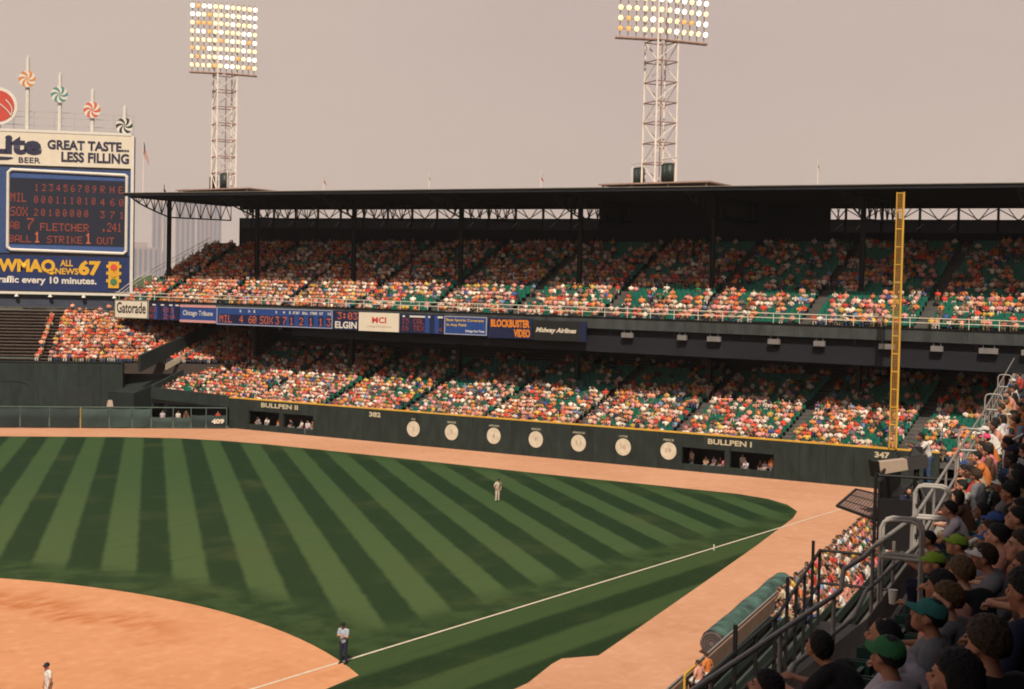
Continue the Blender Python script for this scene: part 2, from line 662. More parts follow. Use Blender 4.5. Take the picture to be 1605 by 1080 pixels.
cuts = sorted(set([-3.0, 74.2] + [v for o in openings for v in o]))
for a, b in zip(cuts[:-1], cuts[1:]):
    opn = any(abs(a - o[0]) < .01 and abs(b - o[1]) < .01 for o in openings)
    k = max(1, round((b - a) / 2.3))
    for i in range(k):
        s0, s1 = a + (b - a) * i / k, a + (b - a) * (i + 1) / k
        if opn:
            wall_seg(s0, s1, 0, .62)
            wall_seg(s0, s1, 2.1, WH)
        else:
            wall_seg(s0, s1, 0, WH)
m = MB()
m.fbox(st, -3.0, 74.2, -.03, .33, WH + .003, WH + .13)
m.build("yellow_top_edge", M_yellow, wall)
# retired number discs
disc_s = [49.11, 44.45, 39.5, 34.75, 30.11, 25.44, 20.89]
nums = ["2", "3", "4", "9", "11", "16", "19"]
nam = ["FOX", "BAINES", "APPLING", "MINOSO", "APARICIO", "LYONS", "PIERCE"]
M_disc = mat("number_disc_cream", (.64, .57, .44), .7, .16, 2.5)
M_dnum = mat("number_grey_red", (.42, .30, .25), .7, .05, 1)
M_dname = mat("name_cream", (.42, .40, .30), .7, .05, 1)
for s, nn, na in zip(disc_s, nums, nam):
    m = MB()
    m.disc(st(s, 0, 1.64), XR, Zv, .78, 40, .045)
    d = m.build("number_disc", M_disc, wall)
    w = .28 * len(nn)
    text("number", nn, st(s + w / 2, -.05, 1.46), XR, Zv, w, .42, M_dnum, d, .02)
    w = .17 * len(na)
    text("name_lettering", na, st(s + w / 2, -.02, 2.52), XR, Zv, w, .2, M_dname, d, .03)
M_let = mat("cream_lettering", (.55, .48, .34), .7, .06, 2)
text("lettering", "BULLPEN I", st(17.1, -.02, 2.55), XR, Zv, 4.1, .48, M_let, wall, .03)
text("lettering", "BULLPEN II", st(69.5, -.02, 2.58), XR, Zv, 5.2, .5, M_let, wall, .03)
text("lettering", "382", st(54.75, -.02, 2.52), XR, Zv, 1.5, .5, M_let, wall, .04)
text("lettering", "347", st(2.25, -.02, 2.56), XR, Zv, 1.25, .5, M_let, wall, .04)
# bullpen rooms behind the openings
for a, b in ((10.5, 20.2), (61.7, 71.9)):
    m = MB()
    m.fbox(st, a, b, 2.6, 2.7, 0.02, 2.28)
    m.fbox(st, a, b, .29, 2.6, 2.2, 2.28)
    m.fbox(st, a, a + .1, .29, 2.6, 0.02, 2.2)
    m.fbox(st, b - .1, b, .29, 2.6, 0.02, 2.2)
    m.fbox(st, a + .1, b - .1, .29, 2.6, 0.02, .06)
    m.build("bullpen_room", M_black, wall)

# ================================================================== RIGHT FIELD GRANDSTAND
RFZ = lambda s: 24.85 + .0137 * (s + 7)        # roof underside
FZ = lambda s: 13.12 + .0055 * s               # facade top
S_LO, S_HI = -26.0, 98.2
gs = thing("grandstand", st(40, 12, 0), "double decked right field grandstand with dark roof and green seats", "grandstand")
SBAY = [7.3 + 14.65 * k for k in range(-2, 7)]


def stepped(F, a0, a1, o0, n, pitch, zf, rise, m, name, parent, thick=.5):
    mb = MB()
    for k in range(n):
        z = zf + rise * k
        mb.fbox(F, a0, a1, o0 + pitch * k, o0 + pitch * (k + 1), (lambda a, b, z=z: z - thick), z)
    return mb.build(name, m, parent)


UP_O, UP_P, UP_Z, UP_R, UP_N = 5.35, .80, 13.0, .415, 20
LO_O, LO_P, LO_Z, LO_R, LO_N = .40, .80, 2.55, .29, 27
stepped(st, S_LO, S_HI, UP_O, UP_N, UP_P, UP_Z, UP_R, M_concrete, "upper_deck_steps", gs)
stepped(st, S_LO, 86.6, LO_O, LO_N, LO_P, LO_Z, LO_R, M_concrete, "lower_deck_steps", gs)

AISLE = [-20 + 10.2 * k for k in range(12)]


def in_aisle(s, w=.65):
    return any(abs(s - a) < w for a in AISLE)


def seat_rows(o0, n, p, z0, r, s0, s1, k0, parent):
    edges = [s0] + [v for a in AISLE if s0 < a < s1 for v in (a - .6, a + .6)] + [s1]
    for k in range(n):
        mb = MB()
        z = z0 + r * k
        o = o0 + p * k
        for a, b in zip(edges[0::2], edges[1::2]):
            if b - a < .6:
                continue
            kk = max(1, int((b - a) / .52))
            w = (b - a) / kk
            for i in range(kk):
                q = a + i * w
                mb.fbox(st, q + .03, q + w - .03, o + .60, o + .65, z + .42, z + .80)
            mb.fbox(st, a, b, o + .22, o + .60, z + .38, z + .43)
        tag(mb.build("seat_row", M_seat, parent), kind="stuff")


seat_rows(UP_O, UP_N - 1, UP_P, UP_Z, UP_R, S_LO, 97.4, 0, gs)
seat_rows(LO_O, 18, LO_P, LO_Z, LO_R, -5.0, 86.0, 0, gs)
m = MB()
for k in range(14):                                # weathered benches at the corner
    m2 = MB()
    m2.fbox(st, -24, -6.2, LO_O + LO_P * k + .2, LO_O + LO_P * k + .55, LO_Z + LO_R * k + .36, LO_Z + LO_R * k + .42)
    m2.build("corner_bench", M_wood, gs)

# facade beams, one per half bay
edges = [S_LO] + [v for v in np.arange(-22.0, 97, 3.66)] + [S_HI]
M_fac = mat("facade_grey_green", (.045, .052, .054), .7, .35, 1.2, stretch=(1, 1, .4), obj_rand=.12)
for a, b in zip(edges[:-1], edges[1:]):
    m = MB()
    m.fbox(st, a + .01, b - .01, 4.98, 5.32, lambda s, o: FZ(s) - 1.05, lambda s, o: FZ(s))
    m.build("facade_panel", M_fac, gs)
m = MB()
m.fbox(st, S_LO, S_HI, 4.9, 5.0, lambda s, o: FZ(s) + .003, lambda s, o: FZ(s) + .1)
m.build("facade_cap", M_black, gs)
# soffit under the upper deck, falling to the back wall
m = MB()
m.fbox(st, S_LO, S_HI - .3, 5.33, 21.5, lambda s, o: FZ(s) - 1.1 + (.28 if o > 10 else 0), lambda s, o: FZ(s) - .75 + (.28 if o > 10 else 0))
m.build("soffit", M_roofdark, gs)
for k in range(36):                                # joists below the deck
    s = S_LO + 1 + k * 3.43
    m = MB()
    m.fbox(st, s, s + .25, 5.4, 21.2, lambda s, o: FZ(s) - 1.6, lambda s, o: FZ(s) - 1.11)
    m.build("soffit_beam", M_steel, gs)
m = MB()
m.fbox(st, S_LO, 70.0, 5.45, 5.75, lambda s, o: FZ(s) - 3.3, lambda s, o: FZ(s) - 1.11)
m.build("added_shade_girder", M_roofdark, gs)  # added to deepen the shade and hold sky light off the lower deck
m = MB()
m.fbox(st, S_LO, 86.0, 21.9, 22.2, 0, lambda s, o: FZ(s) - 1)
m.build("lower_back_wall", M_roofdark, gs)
# upper guard rail
for zz in (.55, .95):
    m = MB()
    pts = [st(s, 5.12, FZ(s) + zz) for s in (S_LO, 20, 60, S_HI)]
    m.path(pts, .035, 6)
    m.build("guard_rail", M_cream, gs)
s = S_LO + .3
while s < S_HI:
    m = MB()
    m.tube(st(s, 5.12, FZ(s) + .1), st(s, 5.12, FZ(s) + .95), .035, 6)
    m.build("rail_post", M_cream, gs)
    s += 2.44
# end rail climbing the left end
m = MB()
m.path([st(98, 5.3, FZ(98) + .95), st(98, 8.5, 15.6 + .9), st(98, 21, 22.0)], .035, 6)
m.path([st(98, 5.3, FZ(98) + .5), st(98, 8.5, 15.6 + .45), st(98, 21, 21.5)], .03, 6)
for k in range(12):
    o = 5.6 + k * 1.35
    zf = UP_Z + (o - UP_O) * UP_R / UP_P
    m.tube(st(98, o, zf), st(98, o, zf + 1.1), .03, 6)
m.build("end_rail", M_cream, gs)
# columns
for s in SBAY:
    m = MB()
    zf = UP_Z + (11 - UP_O) * UP_R / UP_P - .3
    for d in (-.2, .16):
        m.fbox(st, s + d, s + d + .05, 10.8, 11.2, zf, RFZ(s))
    m.fbox(st, s - .15, s + .16, 10.97, 11.03, zf, RFZ(s))
    for k in range(14):
        z0 = zf + .6 * k
        m.tube(st(s - .2, 10.82, z0), st(s + .2, 10.82, z0 + .55), .03, 4)
    m.build("column", M_steel, gs)
    m = MB()
    m.fbox(st, s - .22, s + .22, 10.75, 11.25, 0 if s > 86.7 else 2.6, FZ(s) - 1.05)
    m.build("lower_column", M_steel, gs)
    # roof truss of the frame
    m = MB()
    zb = RFZ(s) - 1.95
    tip = (4.75, RFZ(s) - .15)
    knee = (11, zb - .25)
    rear = (21.9, zb)
    m.tube(st(s, 4.7, RFZ(s) - .1), st(s, 21.9, RFZ(s) - .1), .1, 6)
    prof = lambda o: tip[1] + (knee[1] - tip[1]) * ((o - tip[0]) / (knee[0] - tip[0])) ** .75 if o < 11 else knee[1] + (rear[1] - knee[1]) * (o - 11) / 10.9
    os_ = [4.75, 6.0, 7.25, 8.5, 9.75, 11, 12.8, 14.6, 16.4, 18.2, 20, 21.9]
    for a, b in zip(os_[:-1], os_[1:]):
        m.tube(st(s, a, prof(a)), st(s, b, prof(b)), .09, 6)
        mid = (a + b) / 2
        m.tube(st(s, a, prof(a)), st(s, mid, RFZ(s) - .1), .06, 4)
        m.tube(st(s, mid, RFZ(s) - .1), st(s, b, prof(b)), .06, 4)
        m.tube(st(s, b, prof(b)), st(s, b, RFZ(s) - .1), .05, 4)
    m.build("roof_truss", M_steel, gs)
# roof
m = MB()
m.fbox(st, S_LO, 96.3, 4.55, 22.6, lambda s, o: RFZ(s), lambda s, o: RFZ(s) + .32)
roof = m.build("roof", M_roofdark, gs)
m = MB()
m.fbox(st, S_LO, 96.3, 4.45, 22.7, lambda s, o: RFZ(s) + .325, lambda s, o: RFZ(s) + .40)
m.build("roof_covering", M_rooftop, roof)
for k in range(30):
    o = 5 + k * .6
    m = MB()
    m.fbox(st, S_LO, 96.0, o, o + .08, lambda s, o: RFZ(s) - .1, lambda s, o: RFZ(s) - .003)
    m.build("roof_board", M_roofdark, roof)
# back wall of the upper deck with its row of window openings
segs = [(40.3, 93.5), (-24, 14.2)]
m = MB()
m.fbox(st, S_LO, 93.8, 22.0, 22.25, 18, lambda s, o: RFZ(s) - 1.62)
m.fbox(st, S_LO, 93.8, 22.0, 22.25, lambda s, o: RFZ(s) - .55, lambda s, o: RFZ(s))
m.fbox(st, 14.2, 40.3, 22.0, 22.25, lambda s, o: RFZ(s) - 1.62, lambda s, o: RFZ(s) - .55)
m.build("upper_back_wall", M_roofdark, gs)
M_louv = mat("blue_grey_louvre", (.05, .055, .085), .5, .3, .6)
for a, b in segs:
    s = a
    while s < b - .5:
        e = min(s + 3.66, b)
        m = MB()
        zt, zb = RFZ(s) - .56, RFZ(s) - 1.61
        m.fbox(st, s - .1, s + .1, 21.95, 22.2, zb, zt)
        mid = (s + e) / 2
        for x0, x1 in ((mid, s), (mid, e), (mid - .12, s + .9), (mid + .12, e - .9)):
            m.tube(st(x0, 22.1, zb), st(x1, 22.1, zt), .06, 4)
        m.build("window_brace", M_steel, gs)
        m = MB()
        m.fbox(st, s + .12, e - .12, 21.85, 21.93, zb - 1.25, zb - .1)
        pn = m.build("louvre_panel", M_louv, gs)
        s = e
# pale slivers painted as daylight through slits in the back wall
M_chink = mat("painted_daylight", (.35, .38, .45), .2, .2, 1, spec=.6)
for s in [88, 84.6, 81, 77, 70, 66, 62.5, 57, 51, 46, 43, 13, 11, 5, 2, -9]:
    m = MB()
    zb = RFZ(s) - 2.3
    m.hexa([st(s + .5, 21.7, zb - .3), st(s + .38, 21.7, zb - .3), st(s + .38, 21.8, zb - .3), st(s + .5, 21.8, zb - .3),
            st(s - .1, 21.7, zb + .25), st(s - .22, 21.7, zb + .25), st(s - .22, 21.8, zb + .25), st(s - .1, 21.8, zb + .25)])
    m.build("daylight_slit", M_chink, gs)
# hanging fixtures below the facade, right half
ORD = ["first", "second", "third", "fourth", "fifth", "sixth", "seventh", "eighth", "ninth"]
for s, w in ((27.9, 1.2), (22.2, .9), (19.0, 1.3), (13.2, 1.1), (9.0, 1.0), (3.0, 1.4), (-1.2, 1.0), (-5.4, 1.5), (-8.6, 1.2)):
    m = MB()
    z = FZ(s) - 1.35
    m.fbox(st, s - w / 2, s + w / 2, 4.95, 5.25, z - .45, z)
    m.tube(st(s - w * .3, 5.1, z), st(s - w * .3, 5.1, z + .32), .03, 5)
    m.tube(st(s + w * .3, 5.1, z), st(s + w * .3, 5.1, z + .32), .03, 5)
    tag(m.build("hanging_light_box", mat("fixture_grey", (.2, .19, .19), .6, .2, 1)),
        "%s grey box fixture below the facade counting from the black airline sign" % ORD.pop(0), "light fixture", "box fixtures below the upper deck")
# left end of the lower deck: raised parapet over the bullpen gate
m = MB()
m.fbox(st, 74.25, 86.4, .0, .3, lambda s, o: 2.25 + .02 * (s - 74), lambda s, o: 3.5 + .03 * (s - 74))
m.build("raised_parapet", M_wall, gs)
m = MB()
m.fbox(st, 86.35, 86.65, .31, 21.5, lambda s, o: 1.2 + .36 * o, lambda s, o: 3.9 + .36 * o)
m.build("end_parapet", M_wall, gs)
m = MB()
m.fbox(st, 87.6, 88.0, -.5, 21.0, lambda s, o: 5.7 + .375 * o, lambda s, o: 7.6 + .31 * o)
m.build("end_ramp_wall", M_steel, gs)
m = MB()
m.fbox(st, 88.1, 98.0, -1.0, 26, lambda s, o: .8 + .29 * (o + 1), lambda s, o: 3.1 + .29 * (o + 1))
m.build("ramp_mass", M_steel, gs)
M_palep = mat("pale_panel", (.5, .43, .33), .7, .3, 2.0)
for o0, o1 in ((2.6, 5.2), (5.9, 8.2), (8.5, 10.7)):
    m = MB()
    m.fbox(st, 86.7, 86.8, o0, o1, lambda s, o: 4.75 + .375 * o, lambda s, o: 5.45 + .375 * o)
    m.build("pale_panel", M_palep, gs)
m = MB()
m.fbox(st, 85.9, 86.2, 11.9, 15.2, 9.95, 10.5)
m.build("orange_panel", mat("orange_board", (.55, .25, .06), .7, .2, 2), gs)
m = MB()
m.fbox(st, 85.9, 86.2, 11.9, 15.0, 10.55, 11.9)
m.build("grey_panel", mat("grey_board", (.25, .25, .24), .7, .2, 2), gs)
# bullpen yard below the parapet
m = MB()
m.fbox(st, 74.3, 96.0, 4.0, 4.3, 0, 3.0)
m.build("bullpen_back_wall", M_steel, gs)

# ------------------------------------------------------------------ facade signs
def sign(s0, s1, z0, z1, m, label, o=4.78, th=.1, frame=None):
    """s0 is the left end as seen from the field (larger s)"""
    root = thing("facade_sign", st((s0 + s1) / 2, o, z0), label, "sign")
    b = MB()
    b.fbox(st, s1, s0, o, o + th, z0, z1)
    b.build("board", m, root)
    if frame:
        b = MB()
        for a0, a1, c0, c1 in ((s1, s0, z0, z0 + .1), (s1, s0, z1 - .1, z1), (s1, s1 + .12, z0 + .1, z1 - .1), (s0 - .12, s0, z0 + .1, z1 - .1)):
            b.fbox(st, a0, a1, o - .04, o - .002, c0, c1)
        b.build("frame", frame, root)
    return root


def stext(root, s, sl, z, w, h, m, bold=.02, shear=0, o=4.78):
    return text("lettering", s, st(sl, o - .012, z), XR, Zv, w, h, m, root, bold, shear)


FONT = {'0': '3E5149453E', '1': '00427F4000', '2': '4261514946', '3': '2141454B31', '4': '1814127F10', '5': '2745454539', '6': '3C4A494930',
        '7': '0171090503', '8': '3649494936', '9': '064949291E', 'A': '7E1111117E', 'B': '7F49494936', 'C': '3E41414122', 'D': '7F4141221C',
        'E': '7F49494941', 'F': '7F09090901', 'H': '7F0808087F', 'I': '00417F4100', 'K': '7F08142241', 'L': '7F40404040', 'M': '7F020C027F',
        'N': '7F0408107F', 'O': '3E4141413E', 'P': '7F09090906', 'R': '7F09192946', 'S': '4649494931', 'T': '01017F0101', 'U': '3F4040403F',
        'X': '6314081463', '.': '0060600000', ':': '0036360000'}


def dots(mb, s, P0, X, Y, cw, h):
    """bulb-matrix characters: P0 top left, cw character advance, h height"""
    P0, X, Y = Vector(P0), Vector(X), Vector(Y)
    px, py = cw / 6.0, h / 7.0
    for i, ch in enumerate(s):
        if ch not in FONT:
            continue
        hx = FONT[ch]
        for c in range(5):
            bits = int(hx[2 * c:2 * c + 2], 16)
            for r in range(7):
                if bits >> r & 1:
                    q = P0 + X * (i * cw + c * px) - Y * (r * py)
                    e = .86
                    mb.add([q, q + X * px * e, q + X * px * e - Y * py * e, q - Y * py * e], [(0, 3, 2, 1)])


def zs(s, off):
    return FZ(s) + off


r = sign(97.9, 92.1, 11.5, 13.75, M_cream, "cream Gatorade sign at the far end of the upper deck facade", frame=mat("sign_green_edge", (.12, .16, .1), .6))
r["label"] = "cream drink sign at the far end of the upper deck facade"
stext(r, "Gatorade", 97.5, 12.1, 5.0, 1.35, M_black, .02)
r = sign(91.9, 86.9, 11.45, 13.5, M_navy, "small dark out of town board beside the cream drink sign")
for a in (91.0, 89.4, 88.2):
    b = MB()
    b.fbox(st, a - .5, a, 4.72, 4.775, 11.5, 13.1)
    b.build("blue_stripe", M_blue, r)
b = MB()
dots(b, "8 01", st(91.7, 4.70, 12.95), XR, Zv, 1.1, .6)
dots(b, "6 24", st(91.7, 4.70, 12.15), XR, Zv, 1.1, .55)
tag(b.build("lamp_digits", M_led, r), kind="stuff")
b = MB()
for a in (91.3, 89.9, 88.5, 87.5):
    b.fbox(st, a - .55, a, 4.70, 4.71, 13.15, 13.32)
b.build("white_headings", M_white, r)
r = sign(86.8, 81.0, 11.3, 13.35, M_blue, "blue newspaper sign edged with pink stripes")
for z in (11.3, 13.06):
    b = MB()
    b.fbox(st, 81.0, 86.8, 4.74, 4.778, z, z + .29)
    b.build("pink_stripe", M_pink, r)
stext(r, "Chicago Tribune", 86.3, 11.95, 4.8, .75, M_white, .01, .1)
r = sign(80.9, 63.7, 11.2, 13.22, M_blue, "long blue electronic line score board with pale frame", frame=mat("pale_blue_frame", (.33, .36, .48), .6))
b = MB()
b.fbox(st, 70.4, 80.6, 4.75, 4.778, 11.4, 12.4)
for a in (69.9, 68.5, 67.1, 65.7, 64.6):
    b.fbox(st, a - .7, a, 4.75, 4.778, 11.4, 12.5)
b.build("dark_screen", M_navy, r)
b = MB()
for ch, s, in (("MIL", 80.4), ("4", 77.3), ("6", 75.9), ("0", 75.3), ("SOX", 74.2), ("3", 71.9), ("7", 70.8), ("1", 69.8), ("2", 68.4), ("1", 67.0), ("1", 65.6), ("3", 64.5)):
    dots(b, ch, st(s, 4.73, 12.3), XR, Zv, .68, .85)
tag(b.build("lamp_digits", M_led2, r), kind="stuff")
for lb, s, w in (("R", 77.3, .25), ("H", 76.0, .25), ("E", 75.2, .25), ("R", 71.9, .25), ("H", 70.8, .25), ("E", 69.9, .2), ("AT BAT", 69.4, 1.0), ("BALL", 68.0, .8), ("STRIKE", 66.9, 1.0), ("OUT", 65.6, .55), ("H E", 64.4, .5)):
    stext(r, lb, s, 12.66, w, .3, M_white, .03)
r = sign(63.6, 60.2, 11.15, 13.15, M_navy, "navy clock sign with red digits above white letters")
b = MB()
dots(b, "3:03", st(63.0, 4.74, 13.02), XR, Zv, .72, .75)
tag(b.build("lamp_digits", M_led2, r), kind="stuff")
stext(r, "ELGIN", 63.35, 11.3, 3.0, .75, M_white, .03)
r = sign(60.1, 54.75, 11.12, 13.1, M_cream, "cream telephone company sign with red letters")
stext(r, "MCI", 58.3, 12.0, 1.9, .65, M_red, .03)
stext(r, "Long Distance", 59.0, 11.5, 3.3, .25, mat("brown_letters", (.4, .25, .18), .7), .0)
r = sign(54.65, 49.0, 11.1, 13.08, M_navy, "dark out of town score board between the cream and blue signs")
for a in (51.3, 50.1):
    b = MB()
    b.fbox(st, a - .55, a, 4.72, 4.778, 11.15, 13.0)
    b.build("blue_stripe", M_blue, r)
b = MB()
dots(b, "15 CAL", st(54.3, 4.70, 12.6), XR, Zv, .5, .55)
dots(b, "16 TEX", st(54.3, 4.70, 11.9), XR, Zv, .5, .55)
dots(b, "4", st(49.5, 4.70, 11.8), XR, Zv, .45, .5)
tag(b.build("lamp_digits", M_led, r), kind="stuff")
b = MB()
for a, w in ((54.2, .3), (53.3, 2.0), (50.9, .25), (49.7, .65)):
    b.fbox(st, a - w, a, 4.70, 4.71, 12.74, 12.92)
b.build("white_headings", M_white, r)
r = sign(48.9, 43.65, 11.12, 13.0, M_blue, "blue newspaper sign with yellow slogan and pale border", frame=mat("pale_blue_frame", (.33, .36, .48)))
M_yl = mat("yellow_letters", (.7, .45, .06), .7, .05, 2)
stext(r, "Best Sports Coverage", 48.65, 12.4, 4.6, .35, M_yl, .02)
stext(r, "In Any Field", 48.6, 11.9, 2.4, .36, M_yl, .02)
stext(r, "Chicago Sun-Times", 46.3, 11.35, 2.35, .3, M_white, .03, .1)
r = sign(43.5, 38.3, 10.95, 12.95, M_navy, "navy video store sign with big orange letters")
stext(r, "BLOCKBUSTER", 43.2, 12.05, 4.6, .78, M_orange, .045)
stext(r, "VIDEO", 40.45, 11.1, 1.9, .8, M_orange, .045)
r = sign(38.2, 32.2, 10.9, 12.85, mat("black_sign", (.012, .014, .014), .6), "black airline sign with slanted pale lettering")
stext(r, "Midway Airlines", 37.9, 11.55, 4.6, .62, M_cream, .03, .3)
b = MB()
b.fbox(st, 32.2, 32.9, 4.72, 4.778, 10.9, 12.85)
b.build("navy_end_strip", M_navy, r)

# ------------------------------------------------------------------ light towers
M_lamp = mat("lamp_glow", (.9, .8, .5), .4, 0, emit=(1.0, .70, .34), estr=1.1)
M_lampw = mat("lamp_glow_white", (.9, .85, .7), .4, 0, emit=(1.0, .90, .66), estr=1.9)
M_lampo = mat("lamp_glow_dim", (.7, .4, .15), .4, 0, emit=(1.0, .5, .16), estr=.55)
M_lhouse = mat("lamp_housing", (.22, .13, .10), .6, .1, 3)


def lamp_mesh(mm):
    b = MB()
    ring = [(0, .24, 0), (.06, .29, 0), (.06, .27, 1)]
    n = 10
    prof = [(.30, .09), (.16, .19), (0, .285), (-.02, .285)]
    vs = []
    for y, r in prof:
        for i in range(n):
            a = 2 * math.pi * i / n
            vs.append((r * math.cos(a), y, r * math.sin(a)))
    fs = []
    for j in range(3):
        for i in range(n):
            fs.append((j * n + i, j * n + (i + 1) % n, (j + 1) * n + (i + 1) % n, (j + 1) * n + i))
    fs.append(tuple(range(n)))
    b.add(vs, fs, 0)
    vs = [(.265 * math.cos(2 * math.pi * i / n), -.04, .265 * math.sin(2 * math.pi * i / n)) for i in range(n)] + [(0, -.10, 0)]
    b.add(vs, [(i, (i + 1) % n, n) for i in range(n)], 1)
    return b.mesh("lamp", [M_lhouse, mm])


LM = [lamp_mesh(M_lamp), lamp_mesh(M_lampw), lamp_mesh(M_lampo)]


def light_tower(s, o, label, rows, sp=.82):
    zb = RFZ(s) + 1.35
    root = thing("light_tower", st(s, o, zb), label, "light tower", "roof light towers")
    H = 14.1
    hw = 1.22
    c4 = [(-hw, -hw), (hw, -hw), (hw, hw), (-hw, hw)]
    rot = rad(32)

    def tw(a, b, z):
        x = a * math.cos(rot) - b * math.sin(rot)
        y = a * math.sin(rot) + b * math.cos(rot)
        return st(s + x, o + y, zb + z)
    for a, b in c4:
        m = MB()
        m.tube(tw(a, b, 0), tw(a * .94, b * .94, H + rows * 1.02), .11, 6)
        m.build("leg", M_lattice, root)
    nb = 7
    for k in range(nb + 1):
        z = H * k / nb
        m = MB()
        for i in range(4):
            a, b = c4[i], c4[(i + 1) % 4]
            m.tube(tw(*a, z), tw(*b, z), .065, 5)
        m.build("ring", M_rust, root)
        if k < nb:
            m = MB()
            z1 = H * (k + 1) / nb
            for i in range(4):
                a, b = c4[i], c4[(i + 1) % 4]
                if (k + i) % 2:
                    a, b = b, a
                m.tube(tw(*a, z), tw(*b, z1), .045, 4)
            m.build("brace", M_lattice, root)
    m = MB()
    m.tube(tw(.2, .2, 0), tw(.2, .2, H), .07, 5)
    m.build("conduit", M_rust, root)
    # lamp rack of two wings
    rk = rad(-38)
    fx = Vector((math.cos(YAW + .05), math.sin(YAW + .05), 0))       # rack looks over the infield
    rt = Vector((fx.y, -fx.x, 0))
    base = st(s, o, zb + H)
    for sg in (-1, 1):
        wing = (rt * sg * math.cos(rad(20)) + fx * math.sin(rad(20)) * (1 if sg > 0 else -.35)).normalized()
        face = Vector((-wing.y, wing.x, 0)) * sg
        if face.dot(fx) > 0:
            face = -face
        m = MB()
        m.tube(base - fx * 1.3 + wing * .2, base - fx * 1.3 + wing * (sp * 6), .11, 6)
        m.tube(base - fx * .7 + wing * .2, base - fx * .7 + wing * (sp * 6), .08, 6)
        m.build("rack_beam", M_rust, root)
        for j in range(6):
            m = MB()
            q = base - fx * 1.3 + wing * (.5 * sp + sp * j)
            m.tube(q, q + Zv * (rows * 1.02 + .4), .045, 4)
            m.build("rack_post", M_rust, root)
            for i in range(rows):
                r_ = random.random()
                mi = 1 if (r_ < (.28 if sg > 0 else .1) + .03 * i) else (2 if r_ > (.72 if sg < 0 else .84) + .03 * i else 0)
                lo = bpy.data.objects.new("lamp", LM[mi])
                COL.objects.link(lo)
                lo.parent = root
                p = q + Zv * (.85 + i * 1.02) + face * .28
                lo.location = p - root.location
                tilt = rad(-8)
                ang = math.atan2(face.x, -face.y) + random.uniform(-.12, .12)
                if sg < 0 and j > 2 and i < 5:
                    ang -= .55
                lo.rotation_euler = (rad(18), 0, ang)
        for i in range(rows):
            m = MB()
            z = Zv * (.85 + i * 1.02)
            m.tube(base - fx * 1.3 + wing * .3 + z, base - fx * 1.3 + wing * (sp * 5.8) + z, .035, 4)
            m.build("rack_bar", M_rust, root)
    # platform and transformer drums on the roof
    m = MB()
    m.fbox(st, s - 6.8, s + 5.2, o - 3.0, o + 2.5, zb - .22, zb - .08)
    m.build("roof_platform", M_rust, root)
    for a in (-6.4, -2.4, 1.6, 4.8):
        for b in (-2.7, 2.2):
            m = MB()
            m.tube(st(s + a, o + b, RFZ(s) + .3), st(s + a, o + b, zb - .2), .12, 6)
            m.build("platform_stub", M_rust, root)
    for dx in (-3.0, -2.2, 2.3, 3.1):
        m = MB()
        p = tw(dx, -.6, 0)
        m.tube(p, p + Zv * 1.7, .42, 14)
        m.tube(p + Zv * 1.7, p + Zv * 1.85, .46, 14, .2)
        m.build("transformer_drum", mat("drum_dark_green", (.03, .045, .04), .5, .15, 2), root, True)
    for sg in (-1, 1):
        m = MB()
        for dx in (4.2, 1.6):
            m.tube(tw(sg * dx, -.6, 0), tw(sg * dx, -.6, 2.3), .05, 5)
        m.tube(tw(sg * 4.4, -.6, 2.3), tw(sg * 1.4, -.6, 2.3), .06, 5)
        m.build("drum_frame", M_lattice, root)


light_tower(28.9, 13.0, "pale lattice light tower standing above the middle of the grandstand roof", 6)
light_tower(88.6, 13.6, "pale lattice light tower at the scoreboard end of the roof", 8, .68)

# ------------------------------------------------------------------ flags
M_flagr = mat("flag_red", (.5, .10, .08), .8, .1, 3)
M_flagw = mat("flag_white", (.62, .56, .52), .8, .1, 3)
M_flagb = mat("flag_blue", (.06, .07, .2), .8, .1, 3)


def flag(pos, h, fw, fh, label, cols, stripes=False):
    root = thing("flagpole", pos, label, "flag", "flags along the roof")
    m = MB()
    p = Vector(pos)
    m.tube(p, p + Zv * h, .05, 6, .03)
    m.ball(p + Zv * (h + .05), (.07, .07, .07), 6, 4)
    m.build("pole", M_lattice, root)
    m = MB()
    nu, nv = 8, 7
    rt = Vector((math.sin(YAW), -math.cos(YAW), 0))
    vs = []
    for side in (0, 1):
        for j in range(nv + 1):
            for i in range(nu + 1):
                u, v = i / nu, j / nv
                # hangs nearly limp along the pole
                x = fw * .32 * u * (.6 + .5 * v) + .06 * math.sin(7 * u + 3 * v)
                z = -fh * v * 1.0 - fw * .75 * u
                d = .10 * math.sin(9 * u + 2 * v)
                vs.append(p + Zv * (h - .1 + z) + rt * x + Vector((rt.y, -rt.x, 0)) * (d + side * .02))
    n1 = (nu + 1) * (nv + 1)
    fs, ms = [], []
    for side in (0, 1):
        for j in range(nv):
            for i in range(nu):
                a = side * n1 + j * (nu + 1) + i
                q = (a, a + 1, a + nu + 2, a + nu + 1)
                fs.append(q if side else q[::-1])
                if stripes:
                    ms.append(2 if (i < 4 and j < 4) else j % 2)
                else:
                    ms.append(0)
    m.add(vs, fs)
    m.m = ms
    m.build("flag_cloth", cols, root, True)


